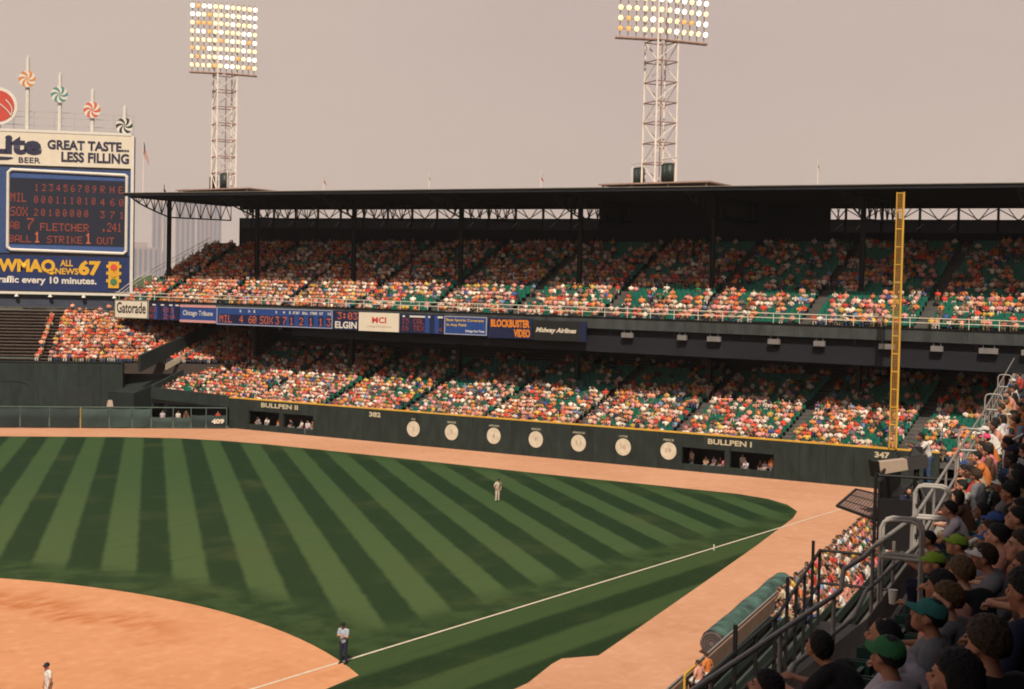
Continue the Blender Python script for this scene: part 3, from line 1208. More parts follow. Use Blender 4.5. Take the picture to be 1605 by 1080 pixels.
flag(st(95.6, 7, RFZ(95) + .4), 6.6, 2.0, 1.5, "limp striped flag on a pole at the roof corner by the scoreboard", [M_flagr, M_flagw, M_flagb], True)
flag(st(101.5, 16, 20.0), 9.0, 1.3, 1.0, "small dark flag at the edge of the scoreboard", [M_flagb])
flag(st(68.8, 9, RFZ(68) + .4), 2.0, .8, .5, "small pink pennant on the roof nearest the scoreboard end tower", [M_flagr])
flag(st(54.2, 9, RFZ(54) + .4), 2.2, .9, .6, "small pale pennant on the roof halfway between the two light towers", [M_flagw])
flag(st(40.2, 9, RFZ(40) + .4), 2.0, .9, .5, "small red and pale pennant just before the central light tower", [M_flagr])
flag(st(11.0, 9, RFZ(11) + .4), 2.6, .7, .5, "small pale pennant on the roof over the foul pole end", [M_flagw])

# ------------------------------------------------------------------ foul pole
fp = thing("foul_pole", st(.75, -.15, WH), "tall yellow ladder-like foul pole rising above the wall corner", "foul pole")
m = MB()
m.tube(st(.47, -.1, 3.45), st(.47, -.1, 24.3), .085, 8)
m.build("main_post", M_yellow, fp)
m = MB()
m.tube(st(1.05, -.1, 3.45), st(1.05, -.1, 24.3), .045, 8)
m.build("side_post", M_yellow, fp)
M_mesh = mat("yellow_mesh_wire", (.40, .20, .04), .7, .1, 2)
for k in range(15):
    m = MB()
    z = 3.9 + k * 1.45
    m.tube(st(.47, -.1, z), st(1.05, -.1, z), .05, 6)
    m.build("rung", M_yellow, fp)
m = MB()
for k in range(110):
    z = 3.6 + k * .187
    m.tube(st(.5, -.1, z), st(1.03, -.1, z), .02, 4)
for k in range(4):
    s = .58 + .13 * k
    m.tube(st(s, -.1, 3.5), st(s, -.1, 24.2), .025, 4)
tag(m.build("mesh_screen", M_mesh, fp), kind="stuff")

# ================================================================== CENTRE FIELD
fence = thing("center_field_fence", cf(8, 123.6, 0), "low dark green canvas fence across center field", "fence")
M_canvas = mat("green_canvas", (.014, .026, .025), .8, .3, .5, .2)
M_canvas2 = mat("worn_green_canvas", (.030, .052, .047), .8, .35, .4, .2)
M_frail = mat("pale_green_pipe", (.10, .15, .13), .6, .15, 1)
FP = [-20, -17, -14, -11, -8, -5, -2, 1, 4.2, 7.2, 9.6, 11.6, 13.9, 15.8, 17.4, 19.6]
for i, (a, b) in enumerate(zip(FP[:-1], FP[1:])):
    m = MB()
    ztop = 2.15 if a < 11 else (1.25 if a < 15.8 else 1.5)
    n = 6
    vs, fs = [], []
    for j in range(n + 1):          # slightly sagging canvas
        u = j / n
        sag = .07 * math.sin(math.pi * u)
        for z, dc in ((.12, -.06 * math.sin(math.pi * u)), (ztop * .5, .05 * math.sin(6 * u)), (ztop - sag, 0)):
            vs.append(cf(a + .08 + (b - a - .16) * u, 123.6 + dc, z))
        for z, dc in ((.12, -.06 * math.sin(math.pi * u)), (ztop * .5, .05 * math.sin(6 * u)), (ztop - sag, 0)):
            vs.append(cf(a + .08 + (b - a - .16) * u, 123.64 + dc, z))
    for j in range(n):
        o = j * 6
        for q in (0, 1):
            fs.append((o + q, o + 6 + q, o + 7 + q, o + 1 + q))
            fs.append((o + 3 + q, o + 4 + q, o + 10 + q, o + 9 + q))
        fs.append((o + 2, o + 8, o + 11, o + 5))
    m.add(vs, fs)
    m.build("canvas_panel", M_canvas2 if 4 < a < 15 else M_canvas, fence, True)
for t in FP:
    m = MB()
    m.tube(cf(t, 123.7, 0), cf(t, 123.7, 2.25), .05, 6)
    m.build("post", M_yellow if abs(t - 4.2) < .1 else M_frail, fence)
m = MB()
m.tube(cf(-20, 123.7, 2.27), cf(19.6, 123.7, 2.27), .05, 6)
m.build("top_rail", M_frail, fence)
text("lettering", "409", cf(18.0, 123.4, .55), T_, Zv, 1.35, .55, M_cream, fence, .05)
m = MB()
m.hexa([cf(6.9, 123.62, 2.33), cf(7.6, 123.62, 2.33), cf(7.6, 123.9, 2.33), cf(6.9, 123.9, 2.33), cf(7.0, 123.66, 2.95), cf(7.5, 123.66, 2.95), cf(7.5, 123.86, 2.95), cf(7.0, 123.86, 2.95)])
m.fbox(cf, 7.05, 7.45, 123.68, 123.84, 2.953, 3.05)
tag(m.build("marker_box", mat("box_tan", (.42, .34, .27), .8, .2, 4)), "small pale tapered box standing on top of the center field fence", "box")

eye = thing("center_field_wall", cf(0, 136, 0), "high plain dark wall behind the center field fence", "wall")
for k in range(12):
    a = -22.5 + k * 2.48
    m = MB()
    m.fbox(cf, a + .01, a + 2.47, 136, 136.4, 0, 6.1 + .012 * (a + 22))
    m.build("wall_panel", M_wall, eye)
m = MB()
m.fbox(cf, -22.5, 7.3, 135.9, 136.45, 6.42, 6.5)
m.build("wall_cap", M_steel, eye)
m = MB()
m.fbox(cf, 6.9, 7.25, 136.41, 152, 0, lambda t, c: 6.3 + (c - 136) * .36)
m.build("return_wall", M_wall, eye)
m = MB()
pts = [cf(-9, 135.95, 4.2), cf(-4.5, 135.95, 4.2), cf(-3.2, 135.95, 3.9), cf(-2.5, 135.95, 3.2), cf(-2.3, 135.95, 1.0)]
m.path(pts, .03, 6)
m.build("gate_outline", M_canvas2, eye)
m = MB()
m.fbox(cf, .6, 3.9, 135.93, 135.995, .2, 3.6)
m.build("service_door", M_steel, eye)

bl = thing("bleachers", cf(0, 143, 0), "center field bleachers below the scoreboard, one end empty benches", "bleachers")
BL_C, BL_P, BL_Z, BL_R, BL_N = 136.5, .80, 6.35, .36, 17
m = MB()
for k in range(BL_N):
    m.fbox(cf, -22, 24, BL_C + BL_P * k, BL_C + BL_P * (k + 1), BL_Z + BL_R * k - 1.2, BL_Z + BL_R * k)
m.build("bleacher_steps", mat("bleacher_deck", (.06, .045, .038), .9, .2, .8), bl)
for k in range(BL_N):
    m = MB()
    c, z = BL_C + BL_P * k, BL_Z + BL_R * k
    m.fbox(cf, -22, 23.5, c + .35, c + .68, z + .36, z + .42)
    m.build("bench", M_wood, bl)
m = MB()
m.tube(cf(-22, 136.6, BL_Z + .5), cf(-2.8, 136.6, BL_Z + .5), .05, 6)
m.tube(cf(9, 136.6, BL_Z + 1.0), cf(13, 139.6, BL_Z + 2.0), .05, 6)
m.tube(cf(9, 136.6, BL_Z + .6), cf(13, 139.6, BL_Z + 1.5), .05, 6)
m.build("front_rail", M_frail, bl)

# ------------------------------------------------------------------ scoreboard
sb = thing("scoreboard", cf(-4, 152, 0), "big center field scoreboard with beer sign above and radio sign below", "scoreboard")
SBX = lambda x: 6.6 + (x - 207) / 13.03
SBZ = lambda y: 14.45 + (462 - y) / 12.45
CSB = 152.0


def sbox(name, x0, x1, y0, y1, c0, c1, m, parent=None):
    b = MB()
    b.fbox(cf, SBX(x0), SBX(x1), c0, c1, SBZ(y1), SBZ(y0))
    return b.build(name, m, parent or sb)


def sbtext(s, x0, x1, y0, y1, m, bold=.02, shear=0, parent=None, c=CSB - .055):
    return text("lettering", s, cf(SBX(x0), c, SBZ(y1)), T_, Zv, (x1 - x0) / 13.03, (y1 - y0) / 12.45, m, parent or sb, bold, shear)


M_sbblue = mat("scoreboard_blue", (.035, .075, .20), .6, .12, .4)
M_screen = mat("lamp_screen", (.012, .016, .035), .6, .15, .8)
sbox("cabinet", -160, 207, 212, 462, CSB + .35, CSB + 2.4, mat("cabinet_grey", (.3, .28, .26), .7))
top = sbox("beer_sign", -160, 203, 213, 264, CSB, CSB + .33, M_cream)
sbox("blue_face", -160, 203, 268, 402, CSB, CSB + .33, M_sbblue)
bot = sbox("radio_sign", -160, 203, 405, 460, CSB, CSB + .33, mat("radio_sign_navy", (.012, .028, .115), .6, .1, .4))
sbox("white_edge", 203.2, 208, 212, 466, CSB - .08, CSB + .5, M_white)
sbox("white_top_edge", -160, 203, 208.5, 212.6, CSB - .05, CSB + .5, M_white)
sbox("white_ledge", -160, 208, 462.3, 466, CSB - .3, CSB + .6, M_white)
sbox("light_trough", -160, 205, 467, 487, CSB + .2, CSB + 2.0, mat("trough_blue_grey", (.05, .06, .09), .6, .2, .5))
for x in (24, 77, 130, 179, -30):
    b = MB()
    p = cf(SBX(x), CSB - .25, SBZ(470))
    b.tube(p, p + Zv * .3, .28, 10, .12)
    b.tube(p + Zv * .3, p + C_ * .5 + Zv * .35, .06, 6)
    b.build("floodlight", M_white, sb)
# rounded white frame of the display
b = MB()
fr = [(14, 272), (194, 275), (197, 278), (197, 395), (193, 399), (14, 397), (9, 393), (9, 277)]
fr = [(SBX(x), SBZ(y)) for x, y in fr]
for (t0, z0), (t1, z1) in zip(fr, fr[1:] + fr[:1]):
    b.tube(cf(t0, CSB - .12, z0), cf(t1, CSB - .12, z1), .2, 8)
    b.ball(cf(t0, CSB - .12, z0), (.2, .2, .2), 8, 6)
b.build("display_frame", M_white, sb)
sbox("display_screen", 12, 194, 285, 388, CSB - .06, CSB - .01, M_screen)
sbox("blue_band", 12, 194, 275.5, 284.5, CSB - .06, CSB - .01, mat("band_blue", (.05, .10, .28), .5))
sbox("lower_blue_band", 12, 194, 388.5, 396, CSB - .06, CSB - .01, MATS["band_blue"])
b = MB()
b2 = MB()
rows_ = [("123456789", 51, 11.4, 293, 11), ("000111010", 50, 11.4, 312, 11), ("20100000", 50, 11.4, 332, 11)]
for s, x, adv, y, h in rows_:
    for i, ch in enumerate(s):
        dots(b, ch, cf(SBX(x + i * adv), CSB - .09, SBZ(y)), T_, Zv, 7 / 13.03, h / 12.45)
for s, xs, y in (("RHE", (155, 170, 184), 293), ("460", (155, 171, 185), 313), ("371", (155, 171, 186), 333)):
    for ch, x in zip(s, xs):
        dots(b, ch, cf(SBX(x), CSB - .09, SBZ(y)), T_, Zv, 8.5 / 13.03, 11 / 12.45)
dots(b, "MIL", cf(SBX(13), CSB - .09, SBZ(308)), T_, Zv, 8.8 / 13.03, 14 / 12.45)
dots(b, "SOX", cf(SBX(13), CSB - .09, SBZ(330)), T_, Zv, 9.5 / 13.03, 14 / 12.45)
dots(b, "AB", cf(SBX(12), CSB - .09, SBZ(353)), T_, Zv, 8.5 / 13.03, 11 / 12.45)
dots(b, "FLETCHER", cf(SBX(60), CSB - .09, SBZ(354)), T_, Zv, 9.8 / 13.03, 12 / 12.45)
dots(b, ".241", cf(SBX(158), CSB - .09, SBZ(351)), T_, Zv, 8.2 / 13.03, 14 / 12.45)
dots(b, "BALL", cf(SBX(11), CSB - .09, SBZ(374)), T_, Zv, 9.2 / 13.03, 11 / 12.45)
dots(b, "STRIKE", cf(SBX(71), CSB - .09, SBZ(374)), T_, Zv, 9.6 / 13.03, 11 / 12.45)
dots(b, "OUT", cf(SBX(150), CSB - .09, SBZ(374)), T_, Zv, 9.8 / 13.03, 11 / 12.45)
dots(b2, "1", cf(SBX(50), CSB - .09, SBZ(368)), T_, Zv, 13 / 13.03, 17 / 12.45)
dots(b2, "1", cf(SBX(131), CSB - .09, SBZ(368)), T_, Zv, 13 / 13.03, 17 / 12.45)
dots(b, "7", cf(SBX(39), CSB - .09, SBZ(347)), T_, Zv, 13 / 13.03, 18 / 12.45)
tag(b.build("lamp_digits", M_led, sb), kind="stuff")
tag(b2.build("bright_lamp_digits", M_led2, sb), kind="stuff")
M_ink = mat("navy_ink", (.03, .03, .07), .7, .05, 1)
sbtext("GREAT TASTE...", 70, 200, 223, 238, M_ink, .035)
sbtext("LESS FILLING", 92, 200, 241, 257, M_ink, .035)
sbtext("Lite", -22, 61, 217, 248, M_ink, .05)
sbtext("BEER", 25, 59, 252, 260.5, M_ink, .01)
b = MB()
q = [(-40, 250), (-10, 252), (14, 252.5), (17, 254), (8, 257), (-20, 258), (-40, 256)]
b.add([cf(SBX(x), CSB - .05, SBZ(y)) for x, y in q] + [cf(SBX(x), CSB - .01, SBZ(y)) for x, y in q],
      [tuple(range(6, -1, -1))] + [(i, (i + 1) % 7, 7 + (i + 1) % 7, 7 + i) for i in range(7)])
b.build("underline_swash", M_ink, sb)
M_gold = mat("gold_letters", (.72, .40, .03), .6, .08, 1)
sbtext("WMAQ", -6, 84, 411, 435, M_gold, .05)
sbtext("ALL", 92, 112, 411, 421, M_gold, .03)
sbtext("NEWS", 84, 121, 424, 434, M_gold, .03)
sbtext("67", 121, 157, 411, 435, M_gold, .05)
sbtext("Traffic every 10 minutes.", -16, 150, 438, 452, M_white, .03)
tl = sbox("traffic_light", 169, 186, 412, 454, CSB - .12, CSB - .02, M_gold)
for y, mm in ((421, mat("signal_red", (.7, .08, .06), .5)), (432, mat("signal_amber", (.7, .35, .03), .5)), (444, mat("signal_green", (.06, .2, .09), .5))):
    b = MB()
    b.disc(cf(SBX(177.5), CSB - .13, SBZ(y)), T_, Zv, .42, 20, .05)
    b.build("signal", mm, tl)
for y in (421, 432, 444):
    for sg in (-1, 1):
        b = MB()
        x0 = 177.5 + sg * 8.6
        b.fbox(cf, min(SBX(x0), SBX(x0 + sg * 3.4)), max(SBX(x0), SBX(x0 + sg * 3.4)), CSB - .1, CSB - .04, SBZ(y + 1), SBZ(y - 4))
        b.build("signal_hood", M_gold, tl)
# pinwheels on masts along the top
M_pw = {"orange": mat("pinwheel_orange", (.62, .24, .06), .6), "teal": mat("pinwheel_teal", (.10, .26, .24), .6), "red": mat("pinwheel_red", (.62, .12, .05), .6), "black": mat("pinwheel_black", (.02, .03, .025), .6)}
for x, yt, yd, cn, lab in ((36, 95, 129, "orange", "orange and white pinwheel on the tallest visible scoreboard mast"), (87, 119, 151, "teal", "teal and white pinwheel on a scoreboard mast"),
                           (139, 142, 173, "red", "red and white pinwheel on a scoreboard mast"), (191, 166, 196, "black", "black and white pinwheel at the scoreboard corner")):
    root = thing("pinwheel", cf(SBX(x), CSB + 1.0, SBZ(209)), lab, "pinwheel", "pinwheels above the scoreboard")
    b = MB()
    p0, p1 = cf(SBX(x), CSB + 1.0, SBZ(209)), cf(SBX(x), CSB + 1.0, SBZ(yt))
    b.tube(p0, p1, .28, 10, .24)
    b.tube(p1, p1 + Zv * .4, .1, 8, .03)
    b.build("mast", M_white, root)
    cc = cf(SBX(x), CSB + .6, SBZ(yd))
    b = MB()
    b.disc(cc, T_, Zv, 1.05, 32, .06)
    w = b.build("wheel", M_white, root)
    for k in range(6):
        b = MB()
        vs = [cc - C_ * .075]
        n = 8
        for j in range(n + 1):
            r_ = 1.04 * j / n
            vs.append(cc - C_ * .075 + (T_ * math.cos(k * math.pi / 3 + .9 * r_) + Zv * math.sin(k * math.pi / 3 + .9 * r_)) * r_)
        for j in range(5):
            a = k * math.pi / 3 + .94 + .52 * (j + 1) / 5
            vs.append(cc - C_ * .075 + (T_ * math.cos(a) + Zv * math.sin(a)) * 1.04)
        for j in range(n - 1, 0, -1):
            r_ = 1.04 * j / n
            a = k * math.pi / 3 + .9 * r_ + .52
            vs.append(cc - C_ * .075 + (T_ * math.cos(a) + Zv * math.sin(a)) * r_)
        nv = len(vs) - 1
        b.add(vs[1:], [tuple(range(nv - 1, -1, -1))])
        b.build("vane", M_pw[cn], w)
b = MB()
for z in (.9, 1.9, 2.6):
    b.tube(cf(-24, CSB + 1.8, SBZ(210) + z), cf(6.4, CSB + 1.8, SBZ(210) + z), .03, 5)
for k in range(13):
    t = -23 + k * 2.45
    b.tube(cf(t, CSB + 1.8, SBZ(210)), cf(t, CSB + 1.8, SBZ(210) + 2.6), .03, 5)
b.build("catwalk_rail", mat("pale_rail", (.5, .45, .42), .6), sb)
root = thing("round_sign", cf(SBX(-9), CSB + .8, SBZ(209)), "round red sign with white rim above the scoreboard at the picture edge", "sign")
b = MB()
cc = cf(SBX(-9), CSB + .7, SBZ(173))
b.disc(cc, T_, Zv, 2.35, 40, .2)
b.build("white_rim", M_white, root)
b = MB()
b.disc(cc - C_ * .21, T_, Zv, 1.95, 40, .03)
b.build("red_face", mat("round_sign_red", (.55, .07, .05), .6), root)
b = MB()
for a in (-.5, .35):
    b.path([cc - C_ * .26 + T_ * (1.7 * math.cos(u * .3 + a)) * 1.0 + Zv * (-1.2 + u * .4) for u in range(6)], .07, 5)
b.build("white_script", M_white, root)
b = MB()
b.tube(cf(SBX(-9), CSB + 1.0, SBZ(209)), cc + C_ * .1, .25, 8)
b.build("support", M_white, root)

# ================================================================== DISTANT TOWN
def tower_block(t, dist, w, dpt, h, label, m, m2):
    az = YAW - math.atan((t - 802.5) / 2143.27)
    p = Vector((CAM[0] + dist * math.cos(az), CAM[1] + dist * math.sin(az), 0))
    root = thing("apartment_tower", p, label, "building", "hazy apartment towers beyond the stadium")
    rt = Vector((math.sin(az), -math.cos(az), 0))
    fw = Vector((math.cos(az), math.sin(az), 0))
    F = lambda a, b, z: p + rt * a + fw * b + Zv * z
    b = MB()
    b.fbox(F, -w / 2, w / 2, 0, dpt, 0, h)
    b.fbox(F, -w / 5, w / 5, dpt * .3, dpt * .7, h, h + 14)
    b.build("wall", m, root)
    n = max(3, int(w / 13))
    for k in range(n):
        b = MB()
        x = -w / 2 + w * (k + .5) / n
        b.fbox(F, x - w / n * .28, x + w / n * .28, -.8, -.05, 6, h - 5)
        b.build("window_strip", m2, root)


M_tow = mat("pale_concrete_far", (.36, .30, .30), .9, .05, .02)
M_tow2 = mat("window_band_far", (.16, .18, .25), .6, .05, .02)  # window bands made less dark, haze put partly into their colour
tower_block(247, 4500, 45, 60, 285, "hazy tan apartment tower seen just beside the scoreboard", M_tow, M_tow2)
tower_block(288, 4500, 63, 60, 320, "hazy blue striped apartment tower behind the end of the grandstand", M_tow, M_tow2)
tower_block(325, 4700, 82, 60, 300, "hazy pale apartment tower partly behind the upper deck crowd", M_tow, M_tow2)
tower_block(218, 3900, 98, 60, 125, "low hazy apartment block at the foot of the towers", M_tow, M_tow2)
tl = MB()
for k in range(260):
    az = YAW + .16 + .2 * random.random()
    d = 900 + 500 * random.random()
    r_ = random.uniform(7, 16)
    tl.ball((CAM[0] + d * math.cos(az), CAM[1] + d * math.sin(az), random.uniform(2, 12)), (r_, r_, r_ * .8), 7, 5)
tag(tl.build("treeline", mat("far_foliage", (.05, .075, .03), .9, .3, .1)), "dark far off mass of trees at the foot of the hazy towers", "trees", kind="stuff")

# ================================================================== PEOPLE (templates)
SKINS = [mat("skin_%d" % i, c, .6, .08, 9, spec=.3) for i, c in enumerate([(.50, .24, .15), (.42, .19, .115), (.56, .29, .19), (.22, .095, .055), (.36, .155, .09), (.12, .055, .035)])]
HAIRC = {"black": mat("hair_black", (.008, .007, .007), .6, .5, 70, 1.0), "brown": mat("hair_brown", (.045, .024, .012), .6, .5, 70, 1.0),
         "light": mat("hair_light_brown", (.12, .07, .03), .6, .5, 70, 1.0), "grey": mat("hair_grey", (.2, .18, .16), .6, .3, 40, .8)}
CLO = {}
for nme, c in dict(white=(.66, .62, .58), lilac=(.52, .47, .53), red=(.50, .05, .035), orange=(.58, .17, .04), salmon=(.60, .27, .20), pink=(.62, .17, .22), yellow=(.62, .42, .07),
                   blue=(.04, .09, .28), sky=(.16, .26, .42), black=(.012, .012, .013), grey=(.16, .16, .18), green=(.03, .16, .06), teal=(.03, .16, .15), tan=(.36, .25, .15), navy=(.015, .018, .045),
                   lime=(.22, .36, .03), hotpink=(.75, .06, .18), denim=(.04, .07, .14), khaki=(.26, .2, .12), cream=(.6, .52, .4), brown=(.10, .05, .03)).items():
    CLO[nme] = mat("cloth_" + nme, c, .9, .14, 7, .5)


def setm(o, ms):
    for i, m in enumerate(ms):
        o.material_slots[i].link = 'OBJECT'
        o.material_slots[i].material = m


def remesh(mb, voxel, smooth=3):
    me = mb.mesh("volume", [])
    o = bpy.data.objects.new("volume", me)
    COL.objects.link(o)
    md = o.modifiers.new("r", 'REMESH')
    md.mode = 'VOXEL'
    md.voxel_size = voxel
    if smooth:
        sm = o.modifiers.new("s", 'SMOOTH')
        sm.factor = .5
        sm.iterations = smooth
    r = bpy.data.meshes.new_from_object(o.evaluated_get(deps()))
    bpy.data.objects.remove(o)
    bpy.data.meshes.remove(me)
    r.polygons.foreach_set("use_smooth", [True] * len(r.polygons))
    return r


def pose_caps(L=20, arms="lap", stand=False, hy=0, hp=0, shorts=False, build=1.0):
    """capsules of a body facing +Y, origin on the floor below the hip; returns groups of (a, b, ra, rb, sx, sy)"""
    V = Vector
    hz = .94 if stand else .55
    l = rad(L)
    d = V((0, math.sin(l), math.cos(l)))
    hip = V((0, 0, hz))
    chest = hip + d * .34
    shz = hip + d * .45
    neck = hip + d * .53
    head = hip + d * .66 + V((0, .035, 0))
    G = {"skin": [], "shirt": [], "pants": [], "head": head}
    b = build
    G["shirt"] += [(hip + d * .06, chest, .118 * b, .125 * b, 1.28, .95), (chest, hip + d * .42, .125 * b, .10, 1.45, .9),
                   (shz + V((-.135, 0, .01)), shz + V((.135, 0, .01)), .066, .066, 1, 1)]
    G["pants"] += [(hip + V((-.05, -.02, 0)), hip + V((.05, -.02, 0)), .115 * b, .115 * b, 1.1, 1)]
    G["skin"] += [(neck - d * .06, head - V((0, .01, .07)), .058, .052, 1, 1)]
    for sg in (-1, 1):
        if stand:
            kn, an = V((sg * .11, .03, .5)), V((sg * (.13 if arms != "wide" else .24), .0, .08))
            if arms == "wide":
                kn = V((sg * .17, .04, .5))
        else:
            kn, an = V((sg * .13, .46, .53)), V((sg * .13, .46 - .06, .08))
        hp_ = hip + V((sg * .085, 0, -.03))
        G["pants"].append((hp_, kn, .09 * b, .064, 1, 1))
        (G["skin"] if shorts else G["pants"]).append((kn, an, .056, .042 if shorts else .05, 1, 1))
        G["skin"].append((an + V((0, -.03, -.03)), an + V((0, .15, -.045)), .042, .034, 1, 1))
        sh = shz + V((sg * .185, 0, 0))
        if arms == "knees":
            el, wr = V((sg * .20, .36, hz + .14)), V((sg * .06, .56, hz + .13))
        elif arms == "rail":
            el, wr = sh + V((sg * .03, .18, -.2)), sh + V((-sg * .06, .42, -.15))
        elif arms == "chin" and sg == 1:
            el, wr = V((.17, .36, hz + .12)), head + V((.04, .12, -.17))
        elif arms == "cup" and sg == -1:
            el, wr = sh + V((-.03, .12, -.24)), sh + V((.0, .36, -.2))
        elif arms == "chest":
            el, wr = sh + V((sg * .05, .07, -.26)), sh + V((-sg * .13, .24, -.16))
        elif arms == "hips":
            el, wr = sh + V((sg * .15, -.05, -.24)), sh + V((sg * .0, .10, -.42))
        elif arms == "wide" or (stand and arms == "lap"):
            el, wr = sh + V((sg * .06, .0, -.28)), sh + V((sg * .05, .07, -.52))
        elif arms == "reach":
            el, wr = sh + V((sg * .02, .2, -.17)), sh + V((-sg * .08, .44, -.05))
        else:
            el, wr = sh + V((sg * .06, .04, -.27)), V((sg * .08, .30, hz + .12))
        mid = sh.lerp(el, .55)
        G["shirt"].append((sh, mid, .066, .058, 1, 1))
        G["skin"] += [(sh, el, .052, .041, 1, 1), (el, wr, .041, .029, 1, 1)]
        dr = (wr - el).normalized()
        G["skin"].append((wr + dr * .01, wr + dr * .075, .030, .034, 1, .8))
        G.setdefault("hands", []).append((wr + dr * .07, dr, sg))
    G["hy"], G["hp"] = hy, hp
    return G


def head_balls(mb, G):
    M = Matrix.Rotation(rad(G["hy"]), 3, 'Z') @ Matrix.Rotation(rad(-G["hp"]), 3, 'X')
    h = G["head"]

    def bl_(c, r):
        mb.ball(h + M @ Vector(c), r, 16, 12, M=M)
    bl_((0, -.005, .03), (.077, .098, .095))
    bl_((0, .035, -.055), (.058, .062, .065))
    bl_((0, .06, -.09), (.032, .035, .028))
    bl_((0, .106, -.020), (.014, .026, .028))
    bl_((0, .094, -.005), (.012, .018, .03))
    bl_((0, .088, .02), (.05, .018, .014))
    bl_((0, .088, -.062), (.024, .016, .016))
    for sg in (-1, 1):
        bl_((sg * .078, -.005, -.012), (.012, .026, .034))
        bl_((sg * .045, .066, -.03), (.024, .025, .022))


def fingers(mb, G):
    for base, dr, sg in G["hands"]:
        lat = dr.cross(Vector((0, 0, 1)))
        lat = lat.normalized() if lat.length > .1 else Vector((1, 0, 0))
        dn = lat.cross(dr).normalized()
        if dn.z > 0:
            dn = -dn
        for i, ln in enumerate((.036, .042, .040, .032)):
            b0 = base + lat * (-.027 + .018 * i)
            k1 = b0 + dr * ln + dn * .012
            k2 = k1 + dr * ln * .45 + dn * ln * .75
            mb.cap(b0 - dr * .015, k1, .0095, .009, 8)
            mb.cap(k1, k2, .009, .0078, 8)
        t0 = base - dr * .045 - lat * sg * .03
        t1 = t0 + dr * .035 - lat * sg * .022 + dn * .012
        mb.cap(t0, t1, .0115, .0105, 8)
        mb.cap(t1, t1 + dr * .028 + lat * sg * .006, .0105, .009, 8)


TEMPL = {}


def template(L, arms, stand=False, hy=0, hp=0, shorts=False, build=1.0):
    key = (L, arms, stand, hy, hp, shorts, build)
    if key in TEMPL:
        return TEMPL[key]
    G = pose_caps(L, arms, stand, hy, hp, shorts, build)
    mb = MB()
    for g in ("skin", "shirt", "pants"):
        for a, b, ra, rb, sx, sy in G[g]:
            mb.cap(a, b, ra * .96, rb * .96, 14, sx, sy)
    head_balls(mb, G)
    body = remesh(mb, .0135, 3)
    fb_ = MB()
    fingers(fb_, G)
    fm_ = fb_.mesh("fingers", [], True)
    bm = bmesh.new()
    bm.from_mesh(body)
    bm.from_mesh(fm_)
    bm.to_mesh(body)
    bm.free()
    body.polygons.foreach_set("use_smooth", [True] * len(body.polygons))
    mb = MB()
    for a, b, ra, rb, sx, sy in G["shirt"]:
        mb.cap(a, b, ra + .013, rb + .016, 14, sx, sy)
    shirt = remesh(mb, .02, 2)
    mb = MB()
    for a, b, ra, rb, sx, sy in G["pants"]:
        mb.cap(a, b, ra + .012, rb + .014, 14, sx, sy)
    pants = remesh(mb, .022, 2)
    for me in (shirt, pants):       # cloth folds
        co = np.empty(len(me.vertices) * 3)
        me.vertices.foreach_get("co", co)
        co = co.reshape(-1, 3)
        nr = np.array([v.normal[:] for v in me.vertices])
        off = np.array([noise.noise(Vector((c[0] * 9, c[1] * 14, c[2] * 7))) for c in co])
        me.vertices.foreach_set("co", (co + nr * (off * .011)[:, None]).ravel())
    for me, m in ((body, SKINS[0]), (shirt, CLO["white"]), (pants, CLO["denim"])):
        me.materials.clear()
        me.materials.append(m)
    TEMPL[key] = (body, shirt, pants, G)
    return TEMPL[key]


def hair_mesh(style):
    key = "hair_" + style
    if key in TEMPL:
        return TEMPL[key]
    bm = bmesh.new()
    bmesh.ops.create_icosphere(bm, subdivisions=5, radius=1)
    big = {"short": 1.12, "curly": 1.26, "long": 1.18, "bald": 1.08}[style]
    amp = {"short": .05, "curly": .10, "long": .06, "bald": .02}[style]
    for v in bm.verts:
        d = v.co.copy()
        lim = -.24 + .66 * d.y                     # hairline: high at the forehead, low at the nape
        if style == "bald":
            lim = -.12 + .95 * d.y
        nzv = noise.noise(d * (5 if style == "curly" else 6)) + .6 * noise.noise(d * 11) + .5 * noise.noise(d * 19)
        lim += .12 * noise.noise(d * 4 + Vector((3, 1, 7)))
        k = big + amp * nzv
        t = min(1, max(0, (d.z + .16 - lim) / .42))
        t = t ** .7
        if style == "bald" and d.z > .9 and d.y > .1:
            t = 0
        k = .90 + (k - .90) * t
        v.co = Vector((d.x * .077 * k, (d.y * .098) * k - .006, d.z * .095 * k + .03))
        if style == "long" and d.y < .25 and d.z < .2 and t > .45:
            f = min(1, (.2 - d.z))
            v.co.z -= .20 * f
            v.co.y -= .02 * f
    me = bpy.data.meshes.new("hair")
    bm.to_mesh(me)
    bm.free()
    me.polygons.foreach_set("use_smooth", [True] * len(me.polygons))
    me.materials.append(HAIRC["black"])
    TEMPL[key] = me
    return me


